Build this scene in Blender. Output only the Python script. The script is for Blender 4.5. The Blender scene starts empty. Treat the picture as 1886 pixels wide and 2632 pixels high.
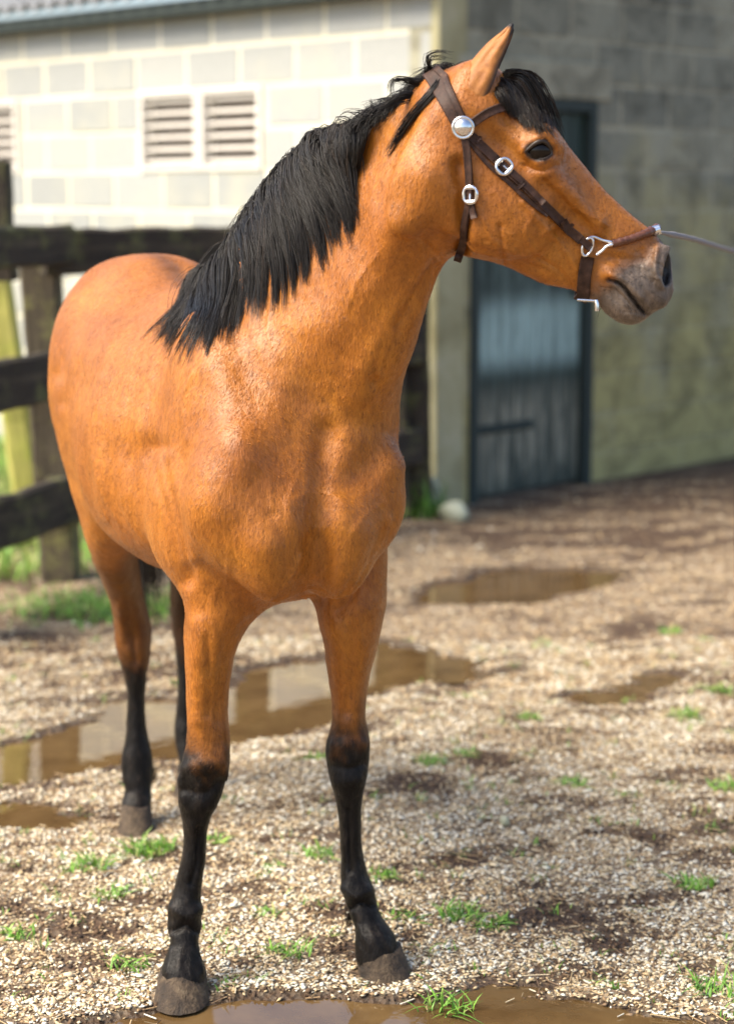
import bpy, bmesh, math, random
import numpy as np
from mathutils import Vector, Matrix, noise as mnoise
random.seed(7); RNG = np.random.default_rng(11)
SC = bpy.context.scene
COL = SC.collection
# ------------------------------------------------------------------ camera
F_PX, CAM_H, CX, CY, HOR = 4800.0, 1.6, 943.0, 1316.0, 500.0     # focal length, eye height, photo centre, horizon row
PITCH = math.atan((CY - HOR) / F_PX); PC, PS = math.cos(PITCH), math.sin(PITCH)
cam_d = bpy.data.cameras.new('camera'); cam = bpy.data.objects.new('camera', cam_d); COL.objects.link(cam)
cam.location = (0, 0, CAM_H); cam.rotation_euler = (math.pi / 2 - PITCH, 0, 0)
cam_d.sensor_fit = 'VERTICAL'; cam_d.sensor_height = 36.0; cam_d.lens = 36.0 * F_PX / 2632.0
cam_d.clip_start = 0.05; cam_d.clip_end = 500
cam_d.dof.use_dof = True; cam_d.dof.focus_distance = 3.58; cam_d.dof.aperture_fstop = 2.3
SC.camera = cam
# ------------------------------------------------------------------ sky and sun
SUN_DIR = Vector((-0.70, -0.22, 0.88)).normalized()          # towards the sun
w = bpy.data.worlds.new('World'); SC.world = w; w.use_nodes = True
nt = w.node_tree
sky = nt.nodes.new('ShaderNodeTexSky'); sky.sky_type = 'NISHITA'; sky.sun_disc = False
sky.sun_elevation = math.asin(SUN_DIR.z); sky.sun_rotation = math.atan2(SUN_DIR.x, SUN_DIR.y)
sky.air_density = 1.0; sky.dust_density = 3.0; sky.ozone_density = 1.0
nt.nodes['Background'].inputs[1].default_value = 0.135
nt.links.new(sky.outputs[0], nt.nodes['Background'].inputs[0])
sun_d = bpy.data.lights.new('sun', 'SUN'); sun = bpy.data.objects.new('sun', sun_d); COL.objects.link(sun)
sun_d.energy = 3.2; sun_d.angle = math.radians(36.0); sun_d.color = (1.0, 0.90, 0.73)
sun.rotation_euler = SUN_DIR.to_track_quat('Z', 'Y').to_euler()
SC.view_settings.view_transform = 'Standard'; SC.view_settings.look = 'None'
SC.view_settings.exposure = 1.1; SC.view_settings.gamma = 1.0
SC.cycles.max_bounces = 8
# ------------------------------------------------------------------ helpers
def at(x, y, Y):
    """world point at depth Y along the sight line of photo pixel (x, y)"""
    a = (x - CX) / F_PX; b = (CY - y) / F_PX
    t = Y / (PC + b * PS)
    return np.array([a * t, Y, CAM_H + (-PS + b * PC) * t])
def ground_at(x, y, z=0.0):
    a = (x - CX) / F_PX; b = (CY - y) / F_PX
    t = (z - CAM_H) / (-PS + b * PC)
    return np.array([a * t, (PC + b * PS) * t, z])
def proj(P):
    P = np.asarray(P, float); X, Y, Z = P[..., 0], P[..., 1], P[..., 2] - CAM_H
    fw = Y * PC - Z * PS; up = Y * PS + Z * PC
    return np.stack([CX + F_PX * X / fw, CY - F_PX * up / fw], -1)
def tag(o, label=None, cat=None, group=None, kind=None):
    if label: o['label'] = label
    if cat: o['category'] = cat
    if group: o['group'] = group
    if kind: o['kind'] = kind
    return o
def link(name, me, mat=None, parent=None, smooth=False):
    o = bpy.data.objects.new(name, me); COL.objects.link(o)
    if mat is not None and len(me.materials) == 0: me.materials.append(mat)
    if parent is not None: o.parent = parent
    if smooth: me.polygons.foreach_set('use_smooth', [True] * len(me.polygons))
    return o
def mesh_np(name, V, Fc):
    """mesh from an (n,3) array and an (m,k) index array (all faces with k corners)"""
    V = np.asarray(V, np.float32); Fc = np.asarray(Fc, np.int32)
    me = bpy.data.meshes.new(name)
    me.vertices.add(len(V)); me.vertices.foreach_set('co', V.ravel())
    k = Fc.shape[1]
    me.loops.add(Fc.size); me.loops.foreach_set('vertex_index', Fc.ravel())
    me.polygons.add(len(Fc)); me.polygons.foreach_set('loop_start', np.arange(0, Fc.size, k, dtype=np.int32))
    me.update(calc_edges=True); me.validate()
    return me
def empty(name, loc=(0, 0, 0)):
    o = bpy.data.objects.new(name, None); o.location = loc; COL.objects.link(o); o.empty_display_size = 0.1
    return o
def pchip(xs, ys, n=400):
    """dense table of a monotone cubic through the knots"""
    xs = np.asarray(xs, float); ys = np.asarray(ys, float)
    o = np.argsort(xs); xs, ys = xs[o], ys[o]
    hh = np.diff(xs); dl = np.diff(ys) / hh; m = np.zeros_like(ys)
    m[0], m[-1] = dl[0], dl[-1]
    for i in range(1, len(xs) - 1):
        if dl[i - 1] * dl[i] > 0:
            w1, w2 = 2 * hh[i] + hh[i - 1], hh[i] + 2 * hh[i - 1]
            m[i] = (w1 + w2) / (w1 / dl[i - 1] + w2 / dl[i])
    u = np.linspace(xs[0], xs[-1], n); k = np.clip(np.searchsorted(xs, u) - 1, 0, len(xs) - 2)
    t = (u - xs[k]) / hh[k]
    return (ys[k] * (1 + 2 * t) * (1 - t) ** 2 + hh[k] * m[k] * t * (1 - t) ** 2
            + ys[k + 1] * t * t * (3 - 2 * t) + hh[k] * m[k + 1] * t * t * (t - 1))
def curve_pts(pts, n):
    """smooth resampling of a polyline of points (any dimension) to n points, even in arc length"""
    P = np.asarray(pts, float); d = np.r_[0, np.cumsum(np.linalg.norm(np.diff(P, axis=0), axis=1))]
    T = np.stack([pchip(d, P[:, k], 300) for k in range(P.shape[1])], -1)
    d2 = np.r_[0, np.cumsum(np.linalg.norm(np.diff(T, axis=0), axis=1))]
    u = np.linspace(0, d2[-1], n)
    return np.stack([np.interp(u, d2, T[:, k]) for k in range(P.shape[1])], -1)
# ---- materials
def mat_new(name):
    m = bpy.data.materials.new(name); m.use_nodes = True
    return m, m.node_tree, m.node_tree.nodes['Principled BSDF']
def N(nt, kind, **kw):
    n = nt.nodes.new(kind)
    for k, v in kw.items():
        if k.startswith('i_'): n.inputs[k[2:].replace('_', ' ')].default_value = v
        else: setattr(n, k, v)
    return n
def ramp(nt, fac, stops):
    r = nt.nodes.new('ShaderNodeValToRGB'); e = r.color_ramp.elements
    while len(e) < len(stops): e.new(0.5)
    for el, (p, c) in zip(e, stops):
        el.position = p; el.color = (*c, 1) if len(c) == 3 else c
    nt.links.new(fac, r.inputs[0]); return r.outputs[0]
def mix(nt, fac, a, b, blend='MIX'):
    n = nt.nodes.new('ShaderNodeMix'); n.data_type = 'RGBA'; n.blend_type = blend
    for sock, v in ((n.inputs[0], fac), (n.inputs[6], a), (n.inputs[7], b)):
        if hasattr(v, 'is_linked'): nt.links.new(v, sock)
        else: sock.default_value = v if not isinstance(v, tuple) or len(v) == 4 else (*v, 1)
    return n.outputs[2]
def noise_tex(nt, scale, detail=4, rough=0.55, coord='Object', vec=None, dist=0.0):
    n = nt.nodes.new('ShaderNodeTexNoise'); n.inputs['Scale'].default_value = scale
    n.inputs['Detail'].default_value = detail; n.inputs['Roughness'].default_value = rough; n.inputs['Distortion'].default_value = dist
    if vec is None:
        tc = nt.nodes.new('ShaderNodeTexCoord'); vec = tc.outputs[coord]
    nt.links.new(vec, n.inputs['Vector']); return n.outputs['Fac']
def geo_pos(nt):
    return nt.nodes.new('ShaderNodeNewGeometry').outputs['Position']
def bump(nt, bsdf, h, strength=0.3, dist=0.01, prev=None):
    b = nt.nodes.new('ShaderNodeBump'); b.inputs['Strength'].default_value = strength; b.inputs['Distance'].default_value = dist
    nt.links.new(h, b.inputs['Height'])
    if prev is not None: nt.links.new(prev, b.inputs['Normal'])
    nt.links.new(b.outputs[0], bsdf.inputs['Normal']); return b.outputs[0]
def attr(nt, name):
    a = nt.nodes.new('ShaderNodeAttribute'); a.attribute_name = name; return a
# ================================================================== ground, puddles
def fbm2(x, y, sc, seed, octs=4):
    """cheap smooth noise in the plane, about -1..1"""
    r = np.random.default_rng(seed); out = 0; amp = 1; tot = 0
    for o in range(octs):
        for _ in range(4):
            a = r.uniform(0, 6.283); k = sc * r.uniform(.7, 1.4); p = r.uniform(0, 6.283); q = r.uniform(0, 6.283); b = a + r.uniform(1.0, 2.1)
            out = out + amp * np.sin(k * (x * math.cos(a) + y * math.sin(a)) + p + 1.3 * np.sin(k * .6 * (x * math.cos(b) + y * math.sin(b)) + q))
        tot += amp * 4; sc *= 2.1; amp *= .55
    return out / tot * 2.2
PUD = [  # shore lines in photo pixels (name is always puddle)
    ('brown puddle reflecting the pale wall behind the horse forelegs', [(-120, 1945), (90, 1905), (190, 1832), (330, 1790), (450, 1772), (560, 1742), (640, 1722), (760, 1690), (850, 1668), (960, 1640), (1120, 1655), (1240, 1700), (1400, 1716), (1330, 1738), (1180, 1752), (1010, 1765), (930, 1800), (860, 1862), (760, 1888), (640, 1900), (560, 1925), (470, 1945), (330, 1985), (200, 2008), (0, 2012), (-120, 2015)]),
    ('narrow muddy puddle left of the right hind hoof', [(-120, 2065), (60, 2058), (190, 2070), (270, 2080), (250, 2110), (180, 2128), (60, 2118), (-120, 2105)]),
    ('long brown puddle on the yard in front of the shaded wall', [(1060, 1530), (1110, 1490), (1230, 1470), (1380, 1462), (1520, 1455), (1660, 1462), (1600, 1485), (1500, 1510), (1400, 1540), (1240, 1552), (1120, 1548)]),
    ('small brown puddle among the gravel right of the horse', [(1470, 1800), (1520, 1770), (1600, 1748), (1700, 1735), (1760, 1738), (1730, 1762), (1640, 1790), (1560, 1806)]),
    ('muddy puddle along the bottom edge in front of the horse', [(40, 2660), (150, 2622), (330, 2598), (430, 2590), (530, 2562), (640, 2548), (780, 2560), (900, 2556), (1060, 2560), (1200, 2556), (1330, 2560), (1440, 2578), (1560, 2584), (1720, 2592), (1900, 2588), (2050, 2620), (1960, 2760), (1300, 2800), (600, 2790), (260, 2720)]),
]
PUDW = [np.array([ground_at(x, y)[:2] for x, y in p]) for _, p in PUD]
def poly_sd(P, poly):
    """signed distance to a polygon, positive inside"""
    d = np.full(len(P), 1e9); ins = np.zeros(len(P), bool); n = len(poly)
    for i in range(n):
        a, b = poly[i], poly[(i + 1) % n]; ab = b - a; q = P - a
        t = np.clip((q @ ab) / (ab @ ab), 0, 1); d = np.minimum(d, np.linalg.norm(q - t[:, None] * ab, axis=1))
        c = ((a[1] > P[:, 1]) != (b[1] > P[:, 1])); xx = a[0] + (P[:, 1] - a[1]) * (b[0] - a[0]) / (b[1] - a[1] + 1e-12); ins ^= c & (P[:, 0] < xx)
    return np.where(ins, d, -d)
FEET = np.array([ground_at(466, 2560)[:2], ground_at(985, 2497)[:2], ground_at(349, 2135)[:2], ground_at(490, 2045)[:2]])
def wet(P):
    """how far inside any puddle (m); the shore wanders"""
    w_ = np.full(len(P), -9.0)
    for p in PUDW:
        m = (P[:, 0] > p[:, 0].min() - .5) & (P[:, 0] < p[:, 0].max() + .5) & (P[:, 1] > p[:, 1].min() - .5) & (P[:, 1] < p[:, 1].max() + .5)
        if m.any(): w_[m] = np.maximum(w_[m], poly_sd(P[m], p))
    return w_ - .018 + .090 * fbm2(P[:, 0] * .7, P[:, 1] * 1.6, 8, 3, 3) + .035 * fbm2(P[:, 0] * .8, P[:, 1] * 1.5, 30, 8, 3)
def gz(P):
    P = np.asarray(P, float); x, y = P[:, 0], P[:, 1]
    z = .010 * fbm2(x, y, 2.2, 1, 3) + .005 * fbm2(x, y, 14, 2, 3)
    fd = np.min([np.linalg.norm(P - f, axis=1) for f in FEET], 0); z = z * np.clip((fd - .04) / .16, 0, 1)
    z = z * np.exp(-np.clip(y - 12, 0, None) / 6)
    s = wet(P); t = np.clip((s + .05) / .13, 0, 1); return z * (1 - .6 * t) - .030 * t * t * (3 - 2 * t)
WATER_Z = -.012
MUD = [(1690, 2165, 95, 40), (1420, 2330, 190, 60), (1320, 2410, 90, 40), (1600, 1620, 90, 26), (60, 2310, 90, 50), (200, 2430, 190, 60), (870, 2440, 90, 50), (420, 1720, 300, 34), (1180, 2205, 80, 24), (690, 2150, 60, 20), (1250, 1950, 90, 26),
       (120, 1660, 220, 50), (1800, 2100, 90, 40), (1100, 2010, 120, 30), (860, 2330, 140, 30), (1560, 2420, 70, 28), (640, 2480, 90, 20), (1380, 2160, 60, 18), (1050, 2400, 60, 25), (350, 2310, 80, 26), (1650, 1380, 500, 60), (1250, 1370, 200, 40), (300, 1580, 300, 40), (1780, 2480, 80, 30)]
MUDW = [(ground_at(x, y)[:2], ground_at(x + rx, y)[0] - ground_at(x, y)[0], (ground_at(x, y - ry)[1] - ground_at(x, y + ry)[1]) / 2) for x, y, rx, ry in MUD]
def mud(P):
    x, y = P[:, 0], P[:, 1]; n = .75 * fbm2(x * .75, y * 1.3, 17, 5, 5); m = np.zeros(len(P))
    for c, rx, ry in MUDW:
        d = np.hypot((x - c[0]) / rx, (y - c[1]) / ry); m = np.maximum(m, np.clip((1.0 - d + n) / .8, 0, 1))
    g = np.maximum(np.clip((fbm2(x, y, 5, 6, 5) - .55) / .6, 0, 1), .62 * np.clip((fbm2(x * .65, y * 1.7, 13, 41, 5) - .18) / .5, 0, 1))
    far = np.clip((y - 8.2) / 2.0, 0, .75)
    w_ = wet(P); shore = np.clip((w_ + .06) / .06, 0, 1) * .8
    return np.clip(np.maximum.reduce([m, g, far * (1 + n), shore]), 0, 1)
xs = np.concatenate([-np.geomspace(60, 2.4, 24)[:-1], np.arange(-2.4, 2.4001, .02), np.geomspace(2.4, 60, 24)[1:]])
ys = np.concatenate([np.linspace(-30, 2.9, 14)[:-1], np.arange(2.9, 8.0, .02), np.arange(8.0, 13, .05), np.geomspace(13, 160, 24)[0:]])
GX, GY = np.meshgrid(xs, ys); P2 = np.stack([GX.ravel(), GY.ravel()], -1)
nx = len(xs); I = np.arange(len(P2)).reshape(len(ys), nx)
gme = mesh_np('ground', np.c_[P2, gz(P2)], np.stack([I[:-1, :-1].ravel(), I[:-1, 1:].ravel(), I[1:, 1:].ravel(), I[1:, :-1].ravel()], -1))
for nm, arr in (('mud', mud(P2)), ('wet', np.clip((wet(P2) + .10) / .12, 0, 1))):
    a = gme.attributes.new(nm, 'FLOAT', 'POINT'); a.data.foreach_set('value', arr.astype(np.float32))
mgr, nt, bs = mat_new('yard_ground'); pos = geo_pos(nt)
vo = N(nt, 'ShaderNodeTexVoronoi'); vo.inputs['Scale'].default_value = 75; nt.links.new(pos, vo.inputs['Vector'])
n1 = noise_tex(nt, 4, 6, .65, vec=pos); n2 = noise_tex(nt, 45, 6, .7, vec=pos); n3 = noise_tex(nt, 170, 4, .7, vec=pos)
sep = N(nt, 'ShaderNodeSeparateColor'); nt.links.new(vo.outputs['Color'], sep.inputs[0])
gr = ramp(nt, sep.outputs[0], [(.0, (.09, .055, .028)), (.35, (.22, .145, .08)), (.65, (.38, .28, .17)), (1, (.58, .48, .34))])
so = ramp(nt, n2, [(.25, (.026, .014, .007)), (.5, (.070, .038, .019)), (.75, (.14, .082, .043))])
am = attr(nt, 'mud').outputs['Fac']; aw = attr(nt, 'wet').outputs['Fac']
f1 = N(nt, 'ShaderNodeMath', operation='ADD', use_clamp=True); nt.links.new(am, f1.inputs[0])
nr = ramp(nt, n2, [(.35, (0, 0, 0)), (.72, (.55, .55, .55))]); nt.links.new(nr, f1.inputs[1])
c = mix(nt, f1.outputs[0], gr, so); c = mix(nt, aw, c, mix(nt, .62, c, (.05, .028, .012)))
nt.links.new(c, bs.inputs['Base Color'])
rr = N(nt, 'ShaderNodeMapRange'); rr.inputs['To Min'].default_value = .9; rr.inputs['To Max'].default_value = .35; nt.links.new(aw, rr.inputs[0]); nt.links.new(rr.outputs[0], bs.inputs['Roughness'])
bump(nt, bs, n3, .6, .008, bump(nt, bs, vo.outputs['Distance'], .8, .012))
ground = link('ground', gme, mgr, None, True); tag(ground, 'gravelly muddy yard ground', kind='structure')
mw, nt, bs = mat_new('muddy_water'); pos = geo_pos(nt); n1 = noise_tex(nt, 7, 5, .6, vec=pos); n2 = noise_tex(nt, 22, 3, .5, vec=pos)
c = ramp(nt, n1, [(.3, (.075, .042, .016)), (.7, (.14, .085, .034))]); nt.links.new(c, bs.inputs['Base Color'])
bs.inputs['Roughness'].default_value = .015; bs.inputs['IOR'].default_value = 1.5; bs.inputs['Specular IOR Level'].default_value = .9; bump(nt, bs, n2, .02, .01)
for (lab, _), p in zip(PUD, PUDW):
    c0 = p.mean(0); q = c0 + (p - c0) * (1 + .16 / np.linalg.norm(p - c0, axis=1))[:, None]
    me = bpy.data.meshes.new('puddle'); me.from_pydata([(x, y, WATER_Z) for x, y in q], [], [tuple(range(len(q)))]); me.update()
    if me.polygons[0].normal.z < 0: me.flip_normals()
    tag(link('puddle', me, mw), lab, kind='structure')
# ---- loose gravel: pale chips lying on the soil (too many to count)
def chips(name, n, region, size, tone, label, mat, flat=.5, keep=None, sink=.25):
    P = region(n); w_ = wet(P); k = keep(P, w_); P = P[k]; n = len(P)
    z = gz(P); s = size(n, P)
    oc = np.array([(1, 0, 0), (0, 1, 0), (-1, 0, 0), (0, -1, 0), (.1, .1, 1), (0, -.1, -1), (.72, .68, .35), (-.7, .7, .3)])[:6]
    tr = np.array([(0, 1, 4), (1, 2, 4), (2, 3, 4), (3, 0, 4), (1, 0, 5), (2, 1, 5), (3, 2, 5), (0, 3, 5)])
    jit = 1 + RNG.uniform(-.38, .38, (n, 6, 3)); Vc = oc[None] * jit * np.stack([s, s * RNG.uniform(.38, .85, n), s * flat * RNG.uniform(.6, 1.3, n)], -1)[:, None, :]
    ty = RNG.normal(0, .3, n)[:, None]; Vc = np.stack([Vc[..., 0] * np.cos(ty) + Vc[..., 2] * np.sin(ty), Vc[..., 1], -Vc[..., 0] * np.sin(ty) + Vc[..., 2] * np.cos(ty)], -1)
    a = RNG.uniform(0, 6.283, n)[:, None]; X = Vc[..., 0] * np.cos(a) - Vc[..., 1] * np.sin(a); Y = Vc[..., 0] * np.sin(a) + Vc[..., 1] * np.cos(a)
    Vw = np.stack([X + P[:, None, 0], Y + P[:, None, 1], Vc[..., 2] + (z + s * flat * sink)[:, None]], -1).reshape(-1, 3)
    Fw = (tr[None] + 6 * np.arange(n)[:, None, None]).reshape(-1, 3)
    me = mesh_np(name, Vw, Fw); at_ = me.attributes.new('tone', 'FLOAT', 'POINT'); at_.data.foreach_set('value', np.repeat(tone(n, P), 6).astype(np.float32))
    return tag(link(name, me, mat), label, kind='stuff')
mch, nt, bs = mat_new('gravel_chip'); av = attr(nt, 'tone').outputs['Fac']; n1 = noise_tex(nt, 300, 3, .6, vec=geo_pos(nt))
c = ramp(nt, av, [(0, (.045, .026, .015)), (.18, (.17, .105, .062)), (.38, (.36, .235, .115)), (.6, (.58, .43, .235)), (.82, (.76, .635, .42)), (1, (.90, .85, .70))])
c = mix(nt, ramp(nt, n1, [(.4, (0, 0, 0)), (.75, (.5, .5, .5))]), c, (.17, .11, .065)); nt.links.new(c, bs.inputs['Base Color']); bs.inputs['Roughness'].default_value = .7
def reg_near(n):
    y = 3.05 + 3.6 * RNG.uniform(size=n) ** 1.25; x = RNG.uniform(-1, 1, n) * (.35 + .26 * y) + .05; return np.stack([x, y], -1)
def reg_far(n):
    y = 6.0 + 4.6 * RNG.uniform(size=n) ** 1.2; x = RNG.uniform(-1, 1, n) * (.6 + .27 * y); return np.stack([x, y], -1)
def clear_feet(P): return np.min([np.linalg.norm(P - f, axis=1) for f in FEET], 0) > .062
def keep_chip(P, w_): m = mud(P); return (w_ < -.012 + .03 * RNG.uniform(-1, 1, len(P))) & (RNG.uniform(size=len(P)) > np.clip(m * 1.25 - .12, 0, .86)) & clear_feet(P)
chips('gravel', 150000, reg_near, lambda n, P: .0040 + .0060 * RNG.uniform(size=n) ** 1.8 + .006 * (RNG.uniform(size=n) > .985), lambda n, P: np.clip(RNG.normal(.82, .25, n) - .25 * mud(P) - .22 * np.clip(fbm2(P[:, 0] * .7, P[:, 1] * 1.5, 11, 31, 4), 0, 1.2), 0, 1), 'pale cream gravel and bark chips strewn over the yard', mch, .27, keep_chip, .9)
chips('gravel', 36000, reg_far, lambda n, P: .006 + .008 * RNG.uniform(size=n) ** 2, lambda n, P: np.clip(RNG.normal(.50, .22, n), 0, 1), 'pale gravel further back on the yard', mch, .45, lambda P, w_: (w_ < -.02) & (RNG.uniform(size=len(P)) > mud(P) * .97))
msoil, nt, bs = mat_new('soil_clod'); av = attr(nt, 'tone').outputs['Fac']; c = ramp(nt, av, [(0, (.022, .012, .007)), (.5, (.085, .047, .024)), (1, (.20, .125, .07))]); nt.links.new(c, bs.inputs['Base Color']); bs.inputs['Roughness'].default_value = .9
chips('soil_clods', 60000, reg_near, lambda n, P: .003 + .006 * RNG.uniform(size=n) ** 3, lambda n, P: RNG.uniform(size=n), 'dark brown crumbs of soil in patches on the gravel', msoil, .8, lambda P, w_: (w_ < -.005) & (RNG.uniform(size=len(P)) < mud(P) * 1.1 - .12) & clear_feet(P))
# straw and bark splinters
def splinters(n):
    P = reg_near(n); P = P[(wet(P) < .03) & clear_feet(P)]; n = len(P); L = .007 + .022 * RNG.uniform(size=n) ** 3; a = RNG.uniform(0, math.pi, n); d = np.stack([np.cos(a), np.sin(a)], -1) * L[:, None]; w_ = np.stack([-np.sin(a), np.cos(a)], -1) * (.0008 + .0012 * RNG.uniform(size=n))[:, None]
    z = np.maximum(gz(P), WATER_Z) + .003 + .004 * RNG.uniform(size=n); A = [np.c_[P - d - w_, z], np.c_[P + d - w_, z + .002], np.c_[P + d + w_, z + .002], np.c_[P - d + w_, z], np.c_[P - d, z + .002], np.c_[P + d, z + .004]]
    Vs = np.stack(A, 1).reshape(-1, 3); tr = np.array([(0, 1, 5, 4), (4, 5, 2, 3), (0, 3, 2, 1)]); F_ = (tr[None] + 6 * np.arange(n)[:, None, None]).reshape(-1, 4)
    me = mesh_np('splinters', Vs, F_); at_ = me.attributes.new('tone', 'FLOAT', 'POINT'); at_.data.foreach_set('value', np.repeat(np.clip(RNG.normal(.42, .25, n), 0, 1), 6).astype(np.float32))
    tag(link('straw', me, mch), 'scattered straw and bark splinters on the yard', kind='stuff')
splinters(3500)
# ================================================================== block building
CORNER = np.array([.355, 9.48, 0]); DL = unit2 = np.array([-.712, .702, 0]); DR = np.array([.702, .712, 0])
NL = np.array([-.702, -.712, 0]); NR = np.array([.712, -.702, 0])       # outward normals
building = empty('block_building', tuple(CORNER)); tag(building, 'concrete block farm building with louvred vents, corrugated roof edge and dark door', 'building')
def frame(o, ax, ny):
    """matrix whose x runs along the wall, y points into the wall and z up"""
    y = -np.asarray(ny); M = Matrix(((ax[0], y[0], 0, o[0]), (ax[1], y[1], 0, o[1]), (0, 0, 1, o[2]), (0, 0, 0, 1))); return M
def box_mesh(name, lo, hi, bev=0.0, seg=1):
    bm = bmesh.new(); bmesh.ops.create_cube(bm, size=1)
    for v in bm.verts: v.co = Vector([lo[k] + (hi[k] - lo[k]) * (v.co[k] + .5) for k in range(3)])
    if bev: bmesh.ops.bevel(bm, geom=bm.edges[:], offset=bev, segments=seg, affect='EDGES')
    me = bpy.data.meshes.new(name); bm.to_mesh(me); bm.free(); return me
def put(name, me, mat, M, parent, rootM=None):
    o = link(name, me, mat); o.parent = parent; o.matrix_parent_inverse = parent.matrix_world.inverted() if parent.type == 'EMPTY' else Matrix.Identity(4)
    o.matrix_basis = M; return o
def block_mat(name, stops, mossy):
    m, nt, bs = mat_new(name); pos = geo_pos(nt); oi = N(nt, 'ShaderNodeObjectInfo')
    n1 = noise_tex(nt, 2.2, 6, .65, vec=pos); n2 = noise_tex(nt, 40, 5, .7, vec=pos); n3 = noise_tex(nt, 180, 3, .6, vec=pos)
    a = N(nt, 'ShaderNodeMath', operation='MULTIPLY_ADD'); a.inputs[1].default_value = .35; nt.links.new(oi.outputs['Random'], a.inputs[0])
    s2 = N(nt, 'ShaderNodeMath', operation='MULTIPLY'); s2.inputs[1].default_value = .65; nt.links.new(n2, s2.inputs[0]); nt.links.new(s2.outputs[0], a.inputs[2])
    c = ramp(nt, a.outputs[0], stops)
    sx = N(nt, 'ShaderNodeSeparateXYZ'); nt.links.new(pos, sx.inputs[0])
    mr = N(nt, 'ShaderNodeMapRange'); mr.inputs['From Min'].default_value = mossy[0]; mr.inputs['From Max'].default_value = mossy[1]; mr.inputs['To Min'].default_value = mossy[2]; mr.inputs['To Max'].default_value = mossy[3]; nt.links.new(sx.outputs[2], mr.inputs[0])
    ad = N(nt, 'ShaderNodeMath', operation='ADD'); nt.links.new(mr.outputs[0], ad.inputs[0]); nt.links.new(n1, ad.inputs[1])
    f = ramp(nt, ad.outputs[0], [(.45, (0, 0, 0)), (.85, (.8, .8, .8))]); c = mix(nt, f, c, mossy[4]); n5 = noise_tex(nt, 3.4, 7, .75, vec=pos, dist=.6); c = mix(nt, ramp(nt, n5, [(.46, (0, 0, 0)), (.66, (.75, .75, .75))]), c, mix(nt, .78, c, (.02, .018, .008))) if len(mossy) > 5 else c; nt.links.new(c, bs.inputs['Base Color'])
    bs.inputs['Roughness'].default_value = .9; bump(nt, bs, n3, .5, .004, bump(nt, bs, n2, .4, .006)); return m
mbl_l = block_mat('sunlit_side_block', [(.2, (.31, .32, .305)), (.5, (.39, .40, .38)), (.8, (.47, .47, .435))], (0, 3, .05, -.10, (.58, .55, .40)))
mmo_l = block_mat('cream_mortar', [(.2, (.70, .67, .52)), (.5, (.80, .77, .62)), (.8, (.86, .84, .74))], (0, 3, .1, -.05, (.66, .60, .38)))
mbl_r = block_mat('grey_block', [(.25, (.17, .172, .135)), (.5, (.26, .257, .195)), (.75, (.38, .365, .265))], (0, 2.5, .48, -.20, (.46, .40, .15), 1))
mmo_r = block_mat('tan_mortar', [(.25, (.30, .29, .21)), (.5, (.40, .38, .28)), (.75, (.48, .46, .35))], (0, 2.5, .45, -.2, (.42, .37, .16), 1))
ML, MR = frame(CORNER, DL, NL), frame(CORNER, DR, NR)
BW, BH, JT, Z0, EAVE = .45, .225, .022, .16, 2.63
bpy.context.view_layer.update()
BLK = {}
def block_me(w_, h_, m=None):
    k = (round(w_, 3), round(h_, 3), m)
    if k not in BLK: BLK[k] = box_mesh('block', (-w_ / 2, 0, -h_ / 2), (w_ / 2, .05, h_ / 2), .005)
    return BLK[k]
PITCH_R = math.radians(20)
def wall(M, length, holes, mblock, mmort, phase, gable=0.0):
    # mortar body with openings: strips around the holes
    zs = sorted({0, EAVE + .05} | {z for h in holes for z in (h[2], h[3])}); bm = bmesh.new()
    for za, zb in zip(zs[:-1], zs[1:]):
        cut = sorted([(h[0], h[1]) for h in holes if h[2] < zb - 1e-6 and h[3] > za + 1e-6]); x = 0; segs = []
        for a, b in cut: segs.append((x, a)); x = b
        segs.append((x, length))
        for a, b in segs:
            if b - a < .01: continue
            r = bmesh.ops.create_cube(bm, size=1)
            for v in r['verts']: v.co = Vector((a + (b - a) * (v.co.x + .5), .003 + .197 * (v.co.y + .5), za + (zb - za) * (v.co.z + .5)))
    if gable:
        a_ = [bm.verts.new((0, y, EAVE + .05)) for y in (.003, .20)]; b_ = [bm.verts.new((length, y, EAVE + .05)) for y in (.003, .20)]; c_ = [bm.verts.new((length, y, EAVE + .05 + gable * length)) for y in (.003, .20)]
        for f_ in ((a_[0], b_[0], c_[0]), (c_[1], b_[1], a_[1]), (a_[0], c_[0], c_[1], a_[1]), (b_[0], b_[1], c_[1], c_[0])): bm.faces.new(f_)
    me = bpy.data.meshes.new('wall'); bm.to_mesh(me); bm.free(); w_ = put('wall', me, mmort, M, building)
    k = -1
    while Z0 + BH * k < EAVE + gable * length:
        zlo, zhi = max(0.0, Z0 + BH * k), min(EAVE + .04, Z0 + BH * (k + 1)) if not gable else Z0 + BH * (k + 1); x = -phase - (BW / 2 if k % 2 else 0)
        while x < length:
            parts = [(max(x, 0), min(x + BW, length))]
            for h in holes:
                if h[2] < zhi - .02 and h[3] > zlo + .02:
                    parts = [q for a, b in parts for q in ((a, min(b, h[0])), (max(a, h[1]), b)) if q[1] - q[0] > .01]
            for a, b in parts:
                if b - a < .06 or zhi - zlo < .05 or (gable and zhi > EAVE + .06 + gable * a): continue
                o = link('block', block_me(b - a - JT, zhi - zlo - JT, mblock.name), mblock); o.parent = w_
                o.location = ((a + b) / 2 + random.uniform(-.002, .002), -.001 + random.uniform(-.003, .003), (zlo + zhi) / 2 + random.uniform(-.002, .002)); o.rotation_euler = (random.uniform(-.004, .004), random.uniform(-.004, .004), random.uniform(-.004, .004))
            x += BW
        k += 1
    return w_
VZ0, VZ1 = 1.735, 2.185
VENTS = [(1.30, 1.82), (1.83, 2.36), (3.58, 4.10), (4.11, 4.63)]
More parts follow.
